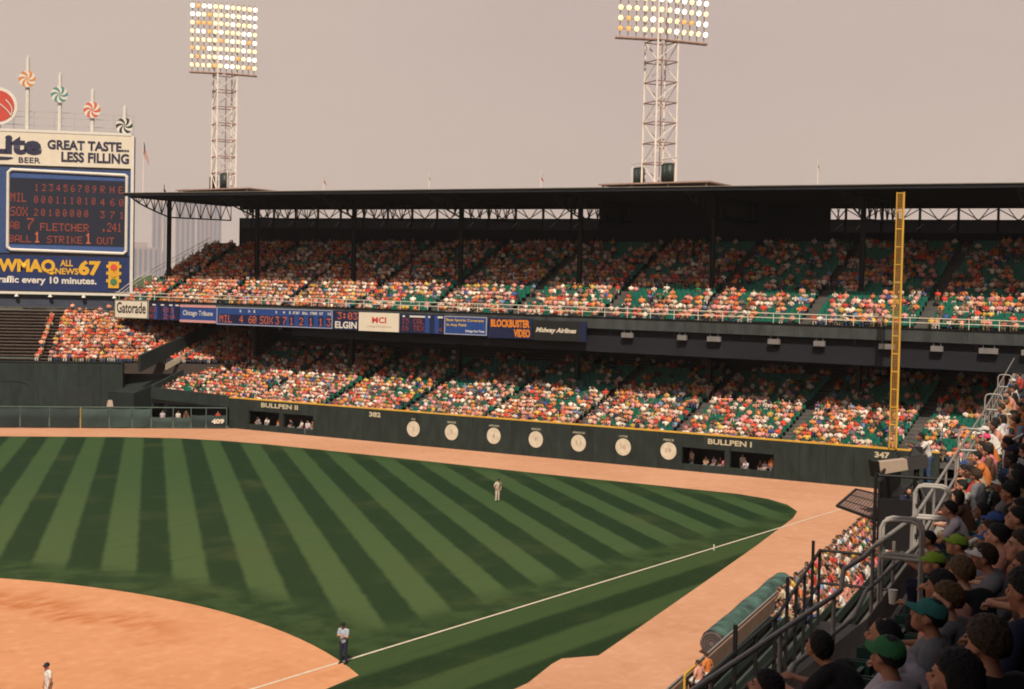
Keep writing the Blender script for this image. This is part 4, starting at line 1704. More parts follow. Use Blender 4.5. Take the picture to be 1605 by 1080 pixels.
def cap_mesh():
    if "cap" in TEMPL:
        return TEMPL["cap"]
    mb = MB()
    n, k = 20, 8
    vs, fs = [], []
    for j in range(k + 1):
        t = math.pi / 2 * j / k
        for i in range(n):
            a = 2 * math.pi * i / n
            vs.append((.091 * math.sin(t) * math.cos(a), .112 * math.sin(t) * math.sin(a) - .004, .035 + .098 * math.cos(t) ** .8))
    for j in range(k):
        for i in range(n):
            fs.append((j * n + i, (j + 1) * n + i, (j + 1) * n + (i + 1) % n, j * n + (i + 1) % n))
    mb.add(vs, fs)
    vs = []
    m_ = 12
    for z in (0, .006):
        for r in (0, 1):
            for i in range(m_ + 1):
                a = rad(15 + 150 * i / m_)
                x, y = .088 * math.cos(a), .108 * math.sin(a)
                if r:
                    y += .075 * math.sin(math.pi * i / m_) ** .6
                vs.append((x * (1.02 if r else 1), y, .040 + z - (.018 * abs(math.cos(a)) + .012) * r))
    q = m_ + 1
    fs = []
    for i in range(m_):
        fs += [(i, i + 1, q + i + 1, q + i), (2 * q + i, 3 * q + i, 3 * q + i + 1, 2 * q + i + 1), (q + i, q + i + 1, 3 * q + i + 1, 3 * q + i)]
    mb.add(vs, fs)
    mb.ball((0, -.004, .133), (.010, .010, .006), 8, 5)
    me = mb.mesh("cap", CLO["green"], True)
    TEMPL["cap"] = me
    return me


def detailed_person(pos, rz, label, L=20, arms="lap", hair="short", hairc="black", cap=None, shirt="white", pants="denim", skin=0, hy=0, hp=0, stand=False, shorts=False, group=None, build=1.0, scale=1.0):
    body, sm_, pm_, G = template(L, arms, stand, hy, hp, shorts, build)
    o = bpy.data.objects.new("person", body)
    COL.objects.link(o)
    o.location = pos
    o.rotation_euler = (0, 0, rz)
    o.scale = (scale,) * 3
    setm(o, [SKINS[skin]])
    tag(o, label, "person", group)
    for nm, me, mm in (("shirt", sm_, CLO[shirt]), ("trousers", pm_, CLO[pants])):
        c = obj(nm, me, o, False)
        setm(c, [mm])
    hm = hair_mesh(hair)
    c = obj("hair", hm, o, False)
    setm(c, [HAIRC[hairc]])
    c.location = G["head"]
    c.rotation_euler = (rad(-hp), 0, rad(hy))
    if cap:
        c = obj("cap", cap_mesh(), o, False)
        setm(c, [CLO[cap]])
        c.location = G["head"]
        c.rotation_euler = (rad(-hp), 0, rad(hy))
    for sg in (-1, 1):
        e = MB()
        e.ball((0, 0, 0), (.010, .005, .0045), 8, 6)
        if "eye" not in TEMPL:
            TEMPL["eye"] = e.mesh("eye", mat("eye_dark", (.02, .015, .012), .3, 0), True)
        c = obj("eye", TEMPL["eye"], o, False)
        M = Matrix.Rotation(rad(hy), 3, 'Z') @ Matrix.Rotation(rad(-hp), 3, 'X')
        c.location = G["head"] + M @ Vector((sg * .033, .0865, 0.0))
        if "brow" not in TEMPL:
            e = MB()
            e.cap((-.016, .0, -.002), (.016, .0, .002), .0045, .004, 6)
            TEMPL["brow"] = e.mesh("eyebrow", HAIRC["black"], True)
        c = obj("eyebrow", TEMPL["brow"], o, False)
        c.location = G["head"] + M @ Vector((sg * .034, .098, 0.024))
        c.rotation_euler = (0, 0, rad(hy) - sg * .35)
    return o


def dist_cap(P, a, b):
    a, b = np.array(a), np.array(b)
    d = b - a
    t = np.clip(((P - a) @ d) / max(d @ d, 1e-9), 0, 1)
    return np.linalg.norm(P - (a + t[:, None] * d), axis=1)


def simple_template(L, arms, stand=False, voxel=.035, shorts=False, hy=0):
    """one continuous body mesh with slots skin, shirt, trousers, hair"""
    key = ("s", L, arms, stand, voxel, shorts, hy)
    if key in TEMPL:
        return TEMPL[key]
    G = pose_caps(L, arms, stand, hy, 0, shorts)
    mb = MB()
    for g in ("skin", "shirt", "pants"):
        for a, b, ra, rb, sx, sy in G[g]:
            e = 0 if g == "skin" else .012
            mb.cap(a, b, ra + e, rb + e, 12, sx, sy)
    head_balls(mb, G)
    mb.ball(G["head"] + Vector((0, -.01, .05)), (.09, .108, .09), 12, 8)
    me = remesh(mb, voxel, 1)
    if stand:
        hb = MB()
        fingers(hb, G)
        bm = bmesh.new()
        bm.from_mesh(me)
        bm.from_mesh(hb.mesh("f", []))
        bm.to_mesh(me)
        bm.free()
        me.polygons.foreach_set("use_smooth", [True] * len(me.polygons))
    P = np.array([p.center[:] for p in me.polygons])
    best = {}
    for g in ("skin", "shirt", "pants"):
        best[g] = np.min([dist_cap(P, a, b) - (ra + rb) / 2 * max(sx, 1) for a, b, ra, rb, sx, sy in G[g]], axis=0)
    h = np.array(G["head"])
    inhead = (np.linalg.norm((P - h) / np.array([.12, .15, .17]), axis=1) < 1)
    mi = np.where(best["shirt"] - .012 < best["skin"], 1, 0)
    mi = np.where((best["pants"] < best["shirt"]) & (best["pants"] - .012 < best["skin"]), 2, mi)
    M = np.array(Matrix.Rotation(rad(hy), 3, 'Z'))
    rel = (P - h) @ M
    mi = np.where(inhead, np.where(rel[:, 2] > .02 + .55 * rel[:, 1], 3, 0), mi)
    if not shorts:
        mi = np.where((P[:, 2] < .085) if stand else (P[:, 2] < .07), 3, mi)
    me.materials.clear()
    for m in (SKINS[0], CLO["white"], CLO["denim"], HAIRC["black"]):
        me.materials.append(m)
    me.polygons.foreach_set("material_index", mi.astype(np.int32))
    TEMPL[key] = me
    return me


def simple_person(pos, rz, label, ms, tmpl, group=None, scale=1.0):
    o = bpy.data.objects.new("person", tmpl)
    COL.objects.link(o)
    o.location = pos
    o.rotation_euler = (0, 0, rz)
    o.scale = (scale,) * 3
    setm(o, ms)
    return tag(o, label, "person", group)


# ================================================================== NEAR DECK
nd = thing("near_deck", fg(20, 3, 11.1), "shaded upper deck rows at the near side of the field", "grandstand")
ROW0, PITCH_, RISE_ = 11.13, .75, .50
XS = [-12, -6, 0, 4, 7.07, 9.5, 12.52, 15, 17.4, 22, 27.66, 34, 40.06, 50, 60, 72, 83]


def along(mb, n0, n1, z0, z1, xs=XS):
    for a, b in zip(xs[:-1], xs[1:]):
        mb.hexa([fg(a, n0, z0), fg(b, n0, z0), fg(b, n1, z0), fg(a, n1, z0), fg(a, n0, z1), fg(b, n0, z1), fg(b, n1, z1), fg(a, n1, z1)])


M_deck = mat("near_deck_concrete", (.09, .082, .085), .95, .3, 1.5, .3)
for k in range(24):
    m = MB()
    n0 = .12 + PITCH_ * k
    along(m, n0, n0 + PITCH_, ROW0 + RISE_ * k - .6, ROW0 + RISE_ * k)
    m.build("seating_step", M_deck, nd)
m = MB()
along(m, -.05, .118, ROW0 - .55, ROW0 + .02)
m.build("front_beam", M_pipe, nd)
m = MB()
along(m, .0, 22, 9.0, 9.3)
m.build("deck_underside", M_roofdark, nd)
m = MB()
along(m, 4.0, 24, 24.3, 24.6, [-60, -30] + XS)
m.build("roof", M_roofdark, nd)  # out of view, built to shade the near rows; front edge set for that
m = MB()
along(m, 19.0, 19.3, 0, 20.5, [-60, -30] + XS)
m.build("back_wall", M_roofdark, nd)  # unseen, added to block sky light from behind, left open at the top
for X in (-20, -4, 12, 28, 44, 60, 76):
    m = MB()
    p = fg(X, 12, 0)
    m.tube(p, fg(X, 12, 24.3), .25, 10)
    m.build("column", M_steel, nd)
# individual seats of the first rows
sm = MB()
sm.fbox(lambda a, b, z: Vector((a, b, z)), -.22, .22, -.02, .36, .40, .44)
sm.fbox(lambda a, b, z: Vector((a, b, z)), -.22, .22, -.20, -.16, .46, .86)
sm.fbox(lambda a, b, z: Vector((a, b, z)), -.25, -.23, -.18, .30, 0, .60)
sm.fbox(lambda a, b, z: Vector((a, b, z)), .23, .25, -.18, .30, 0, .60)
seat_me = sm.mesh("seat", mat("shaded_green_seat", (.008, .05, .035), .5, .2, 2))  # darker copy of the green seat paint, shade put into its colour


def aisle_near(X):
    return any(abs(X - a) < .7 for a in (13.6, 26.8, 40))


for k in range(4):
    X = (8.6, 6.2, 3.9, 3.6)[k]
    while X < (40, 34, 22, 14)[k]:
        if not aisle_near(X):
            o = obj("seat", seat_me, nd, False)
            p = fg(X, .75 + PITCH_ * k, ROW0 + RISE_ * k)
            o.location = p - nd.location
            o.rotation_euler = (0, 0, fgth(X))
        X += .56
# front rail
RZ = 12.08
gr = thing("front_railing", fg(12, 0, ROW0), "grey pipe railing along the front of the near deck with mesh panels", "railing")
m = MB()
m.path([fg(X, 0, RZ) for X in (-12, 0, 4, 7.07, 10, 11.5)], .028, 10)
m.build("top_rail", M_pipe, gr)
m = MB()
m.path([fg(11.5, 0, RZ), fg(11.6, 0, RZ + .22), fg(12.52, 0, RZ + .22), fg(13.2, 0, RZ + .22), fg(15.2, 0, RZ + .12), fg(17.4, 0, RZ), fg(22, 0, RZ), fg(27.66, 0, RZ), fg(40, 0, RZ), fg(60, 0, RZ), fg(83, 0, RZ)], .028, 10)
m.build("top_rail", M_pipe, gr)
m = MB()
m.path([fg(X, .02, RZ - .47) for X in (-12, 0, 4, 7.07, 9.6)] + [fg(9.75, .02, RZ - .42), fg(12.0, .02, RZ - .4), fg(12.6, .02, RZ - .2), fg(17.4, .02, RZ - .45), fg(27.66, .02, RZ - .47), fg(60, .02, RZ - .47)], .026, 10)
m.build("lower_rail", M_pipe, gr)
X = -4.0
while X < 62:
    m = MB()
    m.tube(fg(X, .01, ROW0), fg(X, .01, RZ + (.2 if 11.6 < X < 14 else 0)), .024, 8)
    m.build("post", M_pipe, gr)
    X += 1.9 if X < 20 else 2.8
# raised loops at the aisle feet
for X in (13.9, 14.15, 17.35, 17.6, 27.55, 40.0, 52.5):
    m = MB()
    zt = RZ + .46
    m.path([fg(X, -.02, ROW0 - .05), fg(X, -.02, zt - .12), fg(X, .02, zt - .03), fg(X, .10, zt), fg(X, .36, zt), fg(X, .44, zt - .03), fg(X, .48, zt - .12), fg(X, .48, ROW0 + .1)], .022, 10)
    m.build("aisle_guard", M_palepipe, gr)
    m = MB()
    m.tube(fg(X, 0, RZ - .02), fg(X, .62, RZ - .02), .026, 8)
    m.build("aisle_crossbar", M_palepipe, gr)
# expanded metal mesh below the lower rail
m = MB()
X = 0.0
while X < 20:
    a, b = fg(X, .06, ROW0 + .05), fg(X, .06, RZ - .5)
    m.tube(a, fg(X + .30, .06, RZ - .5), .006, 4)
    m.tube(fg(X + .30, .06, ROW0 + .05), b, .006, 4)
    X += .045
tag(m.build("mesh_panel", M_pipe, gr), kind="stuff")
m = MB()
m.path([fg(X, .06, ROW0 + .05) for X in (0, 4, 7.07, 12.52, 20)], .012, 6)
m.build("mesh_edge", M_pipe, gr)
# aisle handrails climbing away from the field
for X, n0, n1, lab in ((9.75, 1.75, 3.6, "white pipe handrail climbing the aisle behind the lime capped fans"), (13.6, 1.1, 3.4, "white pipe handrail beside the fan in the blue cap"), (26.8, .8, 2.6, "white pipe handrail climbing the next aisle beyond")):
    root = thing("aisle_handrail", fg(X, n0, ROW0), lab, "railing", "aisle handrails of the near deck")
    zf = lambda nn: ROW0 + RISE_ * (nn - .12) / PITCH_
    m = MB()
    m.tube(fg(X, n0, zf(n0) + .62), fg(X, n1, zf(n1) + .62), .026, 10)
    m.ball(fg(X, n0, zf(n0) + .62), (.027, .027, .027), 8, 6)
    m.build("rail", M_white, root)
    for nn in (n0 + .15, n1 - .2):
        m = MB()
        m.tube(fg(X, nn, zf(nn) - .3), fg(X, nn, zf(nn) + .6), .024, 8)
        m.build("post", M_white, root)

# photographers' basket hung on the front
pb = thing("photographers_basket", fg(10, -1, 10.4), "dark metal railed basket hung below the near railing", "platform")
bo = lambda X: float(np.interp(X, [7.6, 9.1, 17.0], [-.58, -.70, -1.3]))
m = MB()
for a, b in zip([7.6, 9.5, 12.52, 15], [9.5, 12.52, 15, 17.0]):
    m.hexa([fg(a, bo(a), 10.3), fg(b, bo(b), 10.3), fg(b, -.1, 10.3), fg(a, -.1, 10.3), fg(a, bo(a), 10.42), fg(b, bo(b), 10.42), fg(b, -.1, 10.42), fg(a, -.1, 10.42)])
m.build("floor", M_black, pb)
for z in (11.5, 11.0):
    m = MB()
    m.path([fg(X, bo(X) - .04, z) for X in (7.6, 9.5, 12.52, 15, 17.0)] + [fg(17.0, -.1, z)], .022, 8)
    m.build("rail", M_black, pb)
X = 7.7
i = 0
while X < 17.2:
    m = MB()
    h = 11.5 if i % 3 else 11.8
    m.fbox(lambda a, b, z: fg(a, b, z), X - .018, X + .018, bo(X) - .06, bo(X) - .02, 10.35, h)
    m.build("post", M_black, pb)
    X += .93
    i += 1

# television camera basket
tb = thing("camera_basket", fg(37, -1.5, 9), "black canvas sided camera platform hung from the near deck by the foul pole corner", "platform")
m = MB()
m.fbox(fg, 35.3, 41.2, -2.6, -.1, 9.3, 9.42)
m.build("floor", M_black, tb)
m = MB()
m.fbox(fg, 35.32, 41.1, -2.62, -2.56, 8.55, 10.2)
m.build("canvas_side", M_black, tb)
m = MB()
m.fbox(fg, 35.26, 35.32, -2.56, -.1, 8.3, 9.75)
m.build("canvas_end", M_black, tb)
for X in (35.3, 37.3, 39.2, 41.1):
    m = MB()
    m.tube(fg(X, -2.68, 8.2), fg(X, -2.68, 10.45), .05, 6)
    m.build("post", M_black, tb)
m = MB()
m.path([fg(35.3, -.2, 10.4), fg(35.3, -2.6, 10.4), fg(41.1, -2.6, 10.4)], .04, 8)
m.build("rail", M_black, tb)
ns = thing("net_frame", fg(39, -3.3, 9), "brown mesh safety net in a frame sticking out beside the camera platform", "net")
m = MB()
q4 = [fg(36.0, -2.7, 9.0), fg(38.2, -4.15, 9.0), fg(42.1, -4.1, 9.0), fg(40.6, -2.7, 9.0)]
m.path(q4 + [q4[0]], .05, 8)
for u in (.33, .66):
    m.tube(q4[0].lerp(q4[3], u), q4[1].lerp(q4[2], u), .03, 6)
m.build("frame", M_black, ns)
m = MB()
m.hexa([q - Zv * .02 for q in q4] + [q - Zv * .01 for q in q4])
m.build("net", mat("brown_netting", (.10, .055, .05), .9, .2, 3, alpha=.78), ns)
m = MB()
for i in range(28):
    u = i / 27
    m.tube(q4[0].lerp(q4[3], u), q4[1].lerp(q4[2], u), .012, 3)
    if i % 2:
        m.tube(q4[0].lerp(q4[1], u), q4[3].lerp(q4[2], u), .012, 3)
tag(m.build("net_cords", M_rust, ns), kind="stuff")
# broadcast camera
bc = thing("broadcast_camera", fg(36.3, -1.7, 9.42), "large broadcast camera with long pale box lens aimed at the infield", "camera")
cam_p = fg(37.3, -1.75, 10.62)
cd = (Vector((12, 6, 2)) - cam_p)
cd.z = -6.5
cd.normalize()
cl = cd.cross(Zv).normalized()
cup = cl.cross(cd)
CF_ = lambda a, b, z: cam_p + cd * a + cl * b + cup * z
m = MB()
m.hexa([CF_(.35, -.17, -.17), CF_(1.2, -.19, -.18), CF_(1.2, .19, -.18), CF_(.35, .17, -.17), CF_(.35, -.17, .15), CF_(1.2, -.19, .18), CF_(1.2, .19, .18), CF_(.35, .17, .15)])
m.build("box_lens", mat("lens_housing_cream", (.42, .32, .25), .5, .1, 3), bc)
m = MB()
m.hexa([CF_(1.203, -.23, -.22), CF_(1.36, -.26, -.25), CF_(1.36, .26, -.25), CF_(1.203, .23, -.22), CF_(1.203, -.23, .22), CF_(1.36, -.26, .25), CF_(1.36, .26, .25), CF_(1.203, .23, .22)])
m.build("lens_hood", M_black, bc)
m = MB()
m.fbox(CF_, -.28, .345, -.15, .15, -.2, .18)
m.build("camera_body", mat("camera_body_grey", (.05, .045, .045), .5, .1, 3), bc)
m = MB()
m.hexa([CF_(-.15, -.12, .19), CF_(.22, -.12, .19), CF_(.22, .12, .19), CF_(-.15, .12, .19), CF_(-.2, -.1, .42), CF_(.05, -.02, .46), CF_(.05, .02, .46), CF_(-.2, .1, .42)])
m.build("viewfinder_hood", M_black, bc)
m = MB()
m.tube(cam_p - Zv * .2, cam_p - Zv * 1.33 + Zv * .5, .08, 10)
for a in range(3):
    an = a * 2.1
    m.tube(cam_p - Zv * .5, Vector((cam_p.x + .5 * math.cos(an), cam_p.y + .5 * math.sin(an), 9.44)), .035, 8)
m.build("tripod", M_black, bc)

# ------------------------------------------------------------------ field boxes and tarp
fbx = thing("field_boxes", fb(20, 3, 0), "sunlit field level box seats along the foul line", "grandstand")
for k in range(27):
    m = MB()
    u = -6 + k * 2.2
    m.fbox(fb, u + .01, u + 2.19, 0, .18, 0, 1.0)
    m.build("front_wall_panel", mat("box_wall_brown", (.22, .14, .10), .85, .2, 1), fbx)
m = MB()
m.path([fb(-6, .09, 1.12), fb(53, .09, 1.12)], .04, 6)
m.build("wall_rail", M_pipe, fbx)
for k in range(14):
    m = MB()
    m.fbox(fb, -6, 52, .2 + .8 * k, .2 + .8 * (k + 1), 0, .2 + .16 * k)
    m.build("box_step", M_concrete, fbx)
    m = MB()
    m.fbox(fb, -5, 52, .2 + .8 * k + .55, .2 + .8 * k + .6, .2 + .16 * k + .4, .2 + .16 * k + .8)
    m.fbox(fb, -5, 52, .2 + .8 * k + .2, .2 + .8 * k + .55, .2 + .16 * k + .38, .2 + .16 * k + .42)
    m.build("seat_row", mat("dark_box_seat", (.03, .05, .04), .6, .2, 1), fbx)
tp = thing("tarp_roll", (56, -10.6, 0), "long rolled green field tarpaulin lying against the box seat wall", "tarp")
m = MB()
t0, t1 = fb(8.2, -.75, .54), fb(22.3, -.75, .54)
n = 24
vs, fs = [], []
ax = (t1 - t0).normalized()
sd = ax.cross(Zv).normalized()
K = 30
for j in range(K + 1):
    c0 = t0.lerp(t1, j / K)
    for i in range(n):
        a = 2 * math.pi * i / n
        r_ = .54 + .05 * noise.noise(Vector((j * .17, math.cos(a) * 1.5, math.sin(a) * 1.5)))
        vs.append(c0 + sd * math.cos(a) * r_ + Zv * math.sin(a) * r_)
for j in range(K):
    for i in range(n):
        fs.append((j * n + i, j * n + (i + 1) % n, (j + 1) * n + (i + 1) % n, (j + 1) * n + i))
m.add(vs, fs)
m.build("rolled_sheet", mat("tarp_green", (.055, .11, .095), .75, .7, 1.1, .9), tp, True)
for q, sg in ((t0, -1), (t1, 1)):
    m = MB()
    m.tube(q - ax * sg * .1, q + ax * sg * .06, .50, 24)
    e = m.build("end_disc", mat("tarp_end_grey", (.12, .09, .09), .85, .3, 3), tp)
    m = MB()
    for r_ in (.16, .28, .40):
        for i in range(20):
            a0, a1 = i * math.pi / 10, (i + 1) * math.pi / 10
            f = lambda a: q + ax * sg * .075 + sd * math.cos(a) * r_ + Zv * math.sin(a) * r_
            m.tube(f(a0), f(a1), .03, 4)
    m.build("tarp_layers", mat("tarp_layer_dark", (.07, .06, .06), .9, .2, 3), e)

# ------------------------------------------------------------------ near spectators
def sit(X, k, yaw=0):
    p = fg(X, .75 + PITCH_ * k, ROW0 + RISE_ * k)
    return p, fgth(X) + rad(yaw)


FGP = [
    # label, X, row, lean, arms, hair, hairc, cap, shirt, skin, yaw, head yaw, head pitch
    ("man with receding dark hair and lilac t-shirt leaning forward beside green cap", 4.85, 2, 20, "knees", "bald", "black", None, "lilac", 1, 8, 0, -10, 1.25),
    ("person in a green cap at the bottom edge of the picture", 4.26, 2, 5, "lap", "short", "black", "green", "lilac", 1, 0, -20, -10, 1.1),
    ("woman with smooth dark hair in profile behind the lilac shirt", 2.12, 3, 5, "lap", "long", "black", None, "lilac", 1, 6, 0, -5, 1),
    ("person with big curly dark hair in the corner, hands raised to the face", 2.72, 3, 5, "chin", "curly", "brown", None, "black", 1, -25, 0, 0, 1),
    ("person in a teal cap just past the lilac shirted man", 5.42, 2, 5, "lap", "short", "black", "teal", "grey", 1, 15, 0, -20, 1),
    ("person with light curly hair, ear showing, in shaded near row", 5.95, 2, 5, "knees", "curly", "light", None, "grey", 2, 0, 35, -5, 1),
    ("person with rounded light brown hair behind the teal cap", 7.05, 2, 20, "lap", "curly", "light", None, "black", 2, -20, 0, 0, 1),
    ("person with large dark hair at the right picture edge above the curly hair", 4.02, 3, 5, "lap", "curly", "black", None, "navy", 4, -10, 0, 0, 1),
    ("person dressed in black bending over the near railing", 6.56, 1, 35, "rail", "curly", "black", None, "black", 1, 0, -20, -30, 1.15),
    ("dark haired person with only head showing at the bottom by the railing", 5.27, 1, 35, "rail", "curly", "black", None, "black", 1, 0, 20, -20, 1),
    ("dark haired person between the lime caps and the teal cap", 6.5, 2, 20, "knees", "curly", "black", None, "salmon", 4, 0, 0, -10, 1),
    ("fan in a lime cap and orange shirt leaning on the railing with a drink", 10.2, 1, 20, "cup", "short", "black", "lime", "orange", 0, 25, 15, -10, 1),
    ("fan in a lime cap and white shirt beside the orange shirt", 11.35, 1, 20, "knees", "short", "brown", "lime", "lilac", 0, 20, 10, -15, 1.15),
    ("bare armed dark haired fan resting both arms on the railing", 14.45, 0, 20, "reach", "short", "black", None, "salmon", 0, 25, 10, -15, 1),
    ("man in a light blue shirt with sunburnt face turned to the infield", 12.27, 1, 5, "knees", "short", "brown", None, "sky", 0, 20, 10, -15, 1.1),
    ("fan in a blue and lime cap behind the light blue shirt", 12.95, 1, 5, "lap", "short", "black", "blue", "green", 1, 15, 0, -8, 1),
    ("fan with thick dark hair next to the railing loop", 17.2, 0, 20, "knees", "curly", "black", None, "lilac", 0, 15, 0, -10, 1),
    ("bare chested man at the right edge with clasped fists", 6.2, 3, 35, "knees", "short", "brown", None, "salmon", 0, 25, 10, -10, 1.1),
    ("brown haired fan in a grey shirt behind the white cup", 21.2, 0, 5, "lap", "curly", "brown", None, "grey", 1, 0, -15, 0, 1.1),
    ("dark haired fan just past the thick haired one", 19.9, 0, 20, "knees", "short", "black", None, "white", 4, 10, 10, -10, 1),
    ("fan in a pink shirt leaning forward in the first row", 26.7, 0, 20, "knees", "short", "black", None, "pink", 0, 10, 10, -10, 1),
    ("dark haired fan behind the pink shirt near the second aisle", 23.2, 1, 35, "lap", "curly", "black", None, "black", 4, 10, 0, 0, 1.1),
    ("fan in an orange shirt beside the pink shirt", 24.6, 0, 20, "knees", "short", "black", None, "orange", 0, 15, 10, -10, 1),
    ("dark haired fan sitting before the pink cap", 25.4, 0, 5, "lap", "curly", "black", None, "brown", 1, 10, 0, -5, 1),
    ("fan in a hot pink cap in the first row", 28.6, 0, 20, "knees", "short", "black", "hotpink", "orange", 0, 10, 0, -10, 1),
    ("fan in a big white cap behind the pink cap", 31.5, 1, 48, "knees", "curly", "black", "white", "tan", 1, 10, 0, 0, 1.15),
    ("brown haired fan far along the first row by the last rail loop", 38.5, 0, 20, "knees", "curly", "brown", None, "tan", 0, 10, 0, -5, 1),
    ("small dark haired fan near the top of the near deck railing", 47.4, 0, 5, "lap", "short", "black", None, "black", 0, 10, 0, 0, 1),
    ("fan in a teal shirt beside the handrail at the right edge", 28.5, 1, 35, "lap", "short", "brown", None, "sky", 0, 10, 0, 0, 1),
    ("dark haired fan in a white shirt at the right edge above the blue cap", 17.9, 1, 5, "lap", "curly", "black", None, "white", 4, 10, 0, -5, 1),
    ("dark haired fan in black at the right edge beside the handrail", 15.5, 1, 5, "lap", "curly", "black", None, "black", 1, 10, 15, 0, 1.1),
    ("last visible fan at the far end of the near deck", 58.0, 0, 5, "lap", "short", "black", None, "red", 0, 10, 0, 0, 1),
]
used = []
for lab, X, k, L, arms, hair, hc, cap, shirt, skin, yaw, hy, hp, bd in FGP:
    p, rz = sit(X, k, yaw - 14)
    used.append((X, k))
    detailed_person(p, rz, lab, L, arms, hair, hc, cap, shirt, random.choice(["denim", "khaki", "navy", "black"]), skin, hy, hp, build=bd, scale=.95)
fill_cols = ["black", "grey", "brown", "white", "red", "sky", "teal", "tan", "salmon", "salmon", "lilac", "white", "orange", "pink"]
seen = set()
for k, a, b in ((0, 18.6, 56), (1, 13.6, 44), (2, 7.1, 20), (3, 4.6, 10)):
    X = a
    while X < b:
        if not aisle_near(X) and all(kk != k or abs(X - xx) > .52 for xx, kk in used) and random.random() < (.6 if X > 22 else .7):
            sc = random.choice(fill_cols)
            hc = random.choice(["black", "black", "brown", "light"])
            cp = random.choice([None] * 9 + ["blue", "white", "navy"])
            hs = random.choice(["short", "curly", "long"])
            lab = "fan with %s %s hair, %s shirt%s, %s row of the near deck" % (hs, hc, sc, "" if not cp else " and %s cap" % cp, ("first", "second", "third", "fourth")[k])
            p, rz = sit(X, k, random.uniform(-25, 12))
            L, arms = random.choice([(5, "lap"), (20, "knees"), (35, "knees"), (20, "lap")])
            detailed_person(p, rz, lab, L, arms, hs, hc, cp, sc, random.choice(["denim", "khaki", "navy", "black"]),
                            random.randrange(6), 0 if L != 20 else 10, -10 if L != 5 else 0, group="fans in the shaded near rows", scale=random.uniform(.89, .96))
            used.append((X, k))
        X += .62 if X < 30 else 1.1
# things held and put down by the near fans
def cup(p, label, r=.045, h=.13, m=None):
    b = MB()
    b.tube(p, Vector(p) + Zv * h, r * .75, 14, r)
    b.tube(Vector(p) + Zv * h, Vector(p) + Zv * (h + .006), r * 1.08, 14, r * 1.08)
    tag(b.build("drink_cup", m or M_white), label, "cup")


def hand_of(X, k, yaw, L, arms, side):
    G = template(L, arms)[3] if (L, arms, False, 0, 0, False, 1.0) in TEMPL else pose_caps(L, arms)
    p, rz = sit(X, k, yaw)
    b, dr, sg = G["hands"][0 if side < 0 else 1]
    q = Matrix.Rotation(rz, 3, 'Z') @ (b + dr * .05)
    return p + q


cup(hand_of(10.2, 1, 11, 20, "cup", -1) - Zv * .07, "white drink cup held out by the orange shirted fan in the lime cap")
cup(fg(19.6, .55, ROW0 + .75), "large white popcorn bucket held up beside the brown haired fan", .09, .2)
# camera operator
detailed_person(fg(38.75, -1.55, 9.66), math.atan2(cd.y, cd.x) - math.pi / 2, "camera operator in a white shirt and blue jeans bent to the viewfinder", 20, "reach", "curly", "black", None, "white", "denim", 3, 0, -10, stand=True)
simple_person(fg(37.2, -2.0, 8.6), rad(120), "helper sitting low inside the black camera platform", [SKINS[0], CLO["navy"], CLO["denim"], HAIRC["black"]], simple_template(20, "knees"))

# ------------------------------------------------------------------ people on the field
def standing(p, rz, label, arms, shirt, pants, skin, capc, L=3, hy=0):
    o = simple_person(p, rz, label, [SKINS[skin], CLO[shirt], CLO[pants], CLO["black"]], simple_template(L, arms, True, .022, False, hy))
    G = pose_caps(L, arms, True, hy)
    c = obj("cap", cap_mesh(), o, False)
    setm(c, [CLO[capc]])
    c.location = G["head"]
    c.rotation_euler = (0, 0, rad(hy))
    return o


CLO["umpire_blue"] = mat("cloth_umpire_blue", (.34, .40, .48), .9, .1, 7, .4)
standing((38.75, -.25, .012), rad(100), "umpire in pale shirt and dark trousers straddling the foul line, arms folded", "chest", "umpire_blue", "navy", 0, "black", 3, 20)
standing((78.9, 20.9, .005), rad(165), "outfielder in white uniform waiting on the striped grass", "hips", "cream", "cream", 0, "navy", 8)
standing((27.45, 3.75, .012), rad(75), "infielder in white uniform and dark cap cut off by the picture edge", "lap", "white", "white", 1, "navy", 3, 15)

# bullpen people behind the wall openings
bp_t = [simple_template(5, "lap"), simple_template(20, "knees"), simple_template(3, "lap", True, .03)]
bpn = [(19.1, 1, "cream", 2, "player in a pale jersey at the disc end of the near bullpen window"), (17.6, .8, "tan", 0, "person in tan sitting inside the near bullpen"), (16.9, 1, "lilac", 0, "person in grey and white sitting in the near bullpen"),
       (16.3, 1, "brown", 0, "person in dark red sitting in the near bullpen"), (15.75, .7, "pink", 1, "person in pale pink leaning by the near bullpen post"), (15.35, .5, "teal", 2, "person in a teal shirt standing at the near bullpen post"),
       (14.2, .9, "white", 2, "person in a bright white shirt in the second near bullpen window"), (13.7, .6, "lilac", 1, "person crouching low beside the white shirt in the bullpen"), (12.6, 1, "brown", 0, "person in dark brown sitting in the second bullpen window"),
       (12.1, .9, "lilac", 0, "person in grey sitting beside the orange shirt in the bullpen"), (11.4, .6, "orange", 2, "person in an orange shirt at the foul pole end of the bullpen")]
for s, o, c, t, lab in bpn:
    simple_person(st(s, o + .1, .06), rad(90) + rad(random.uniform(-20, 20)), lab, [SKINS[0], CLO[c], CLO["grey"], HAIRC["black"]], bp_t[t])
bpf = [(70.5, "lilac", "first"), (69.2, "white", "second"), (67.6, "orange", "third"), (65.5, "navy", "fourth"), (64.3, "white", "fifth"), (63.3, "lilac", "sixth"), (62.6, "tan", "last")]
for s, c, w in bpf:
    simple_person(st(s, random.uniform(.5, 1.0), .06), rad(90) + rad(random.uniform(-20, 20)), "%s person counting from the scoreboard side in the far bullpen windows" % w, [SKINS[0], CLO[c], CLO["grey"], HAIRC["black"]], bp_t[random.choice([0, 1])], scale=1.1)
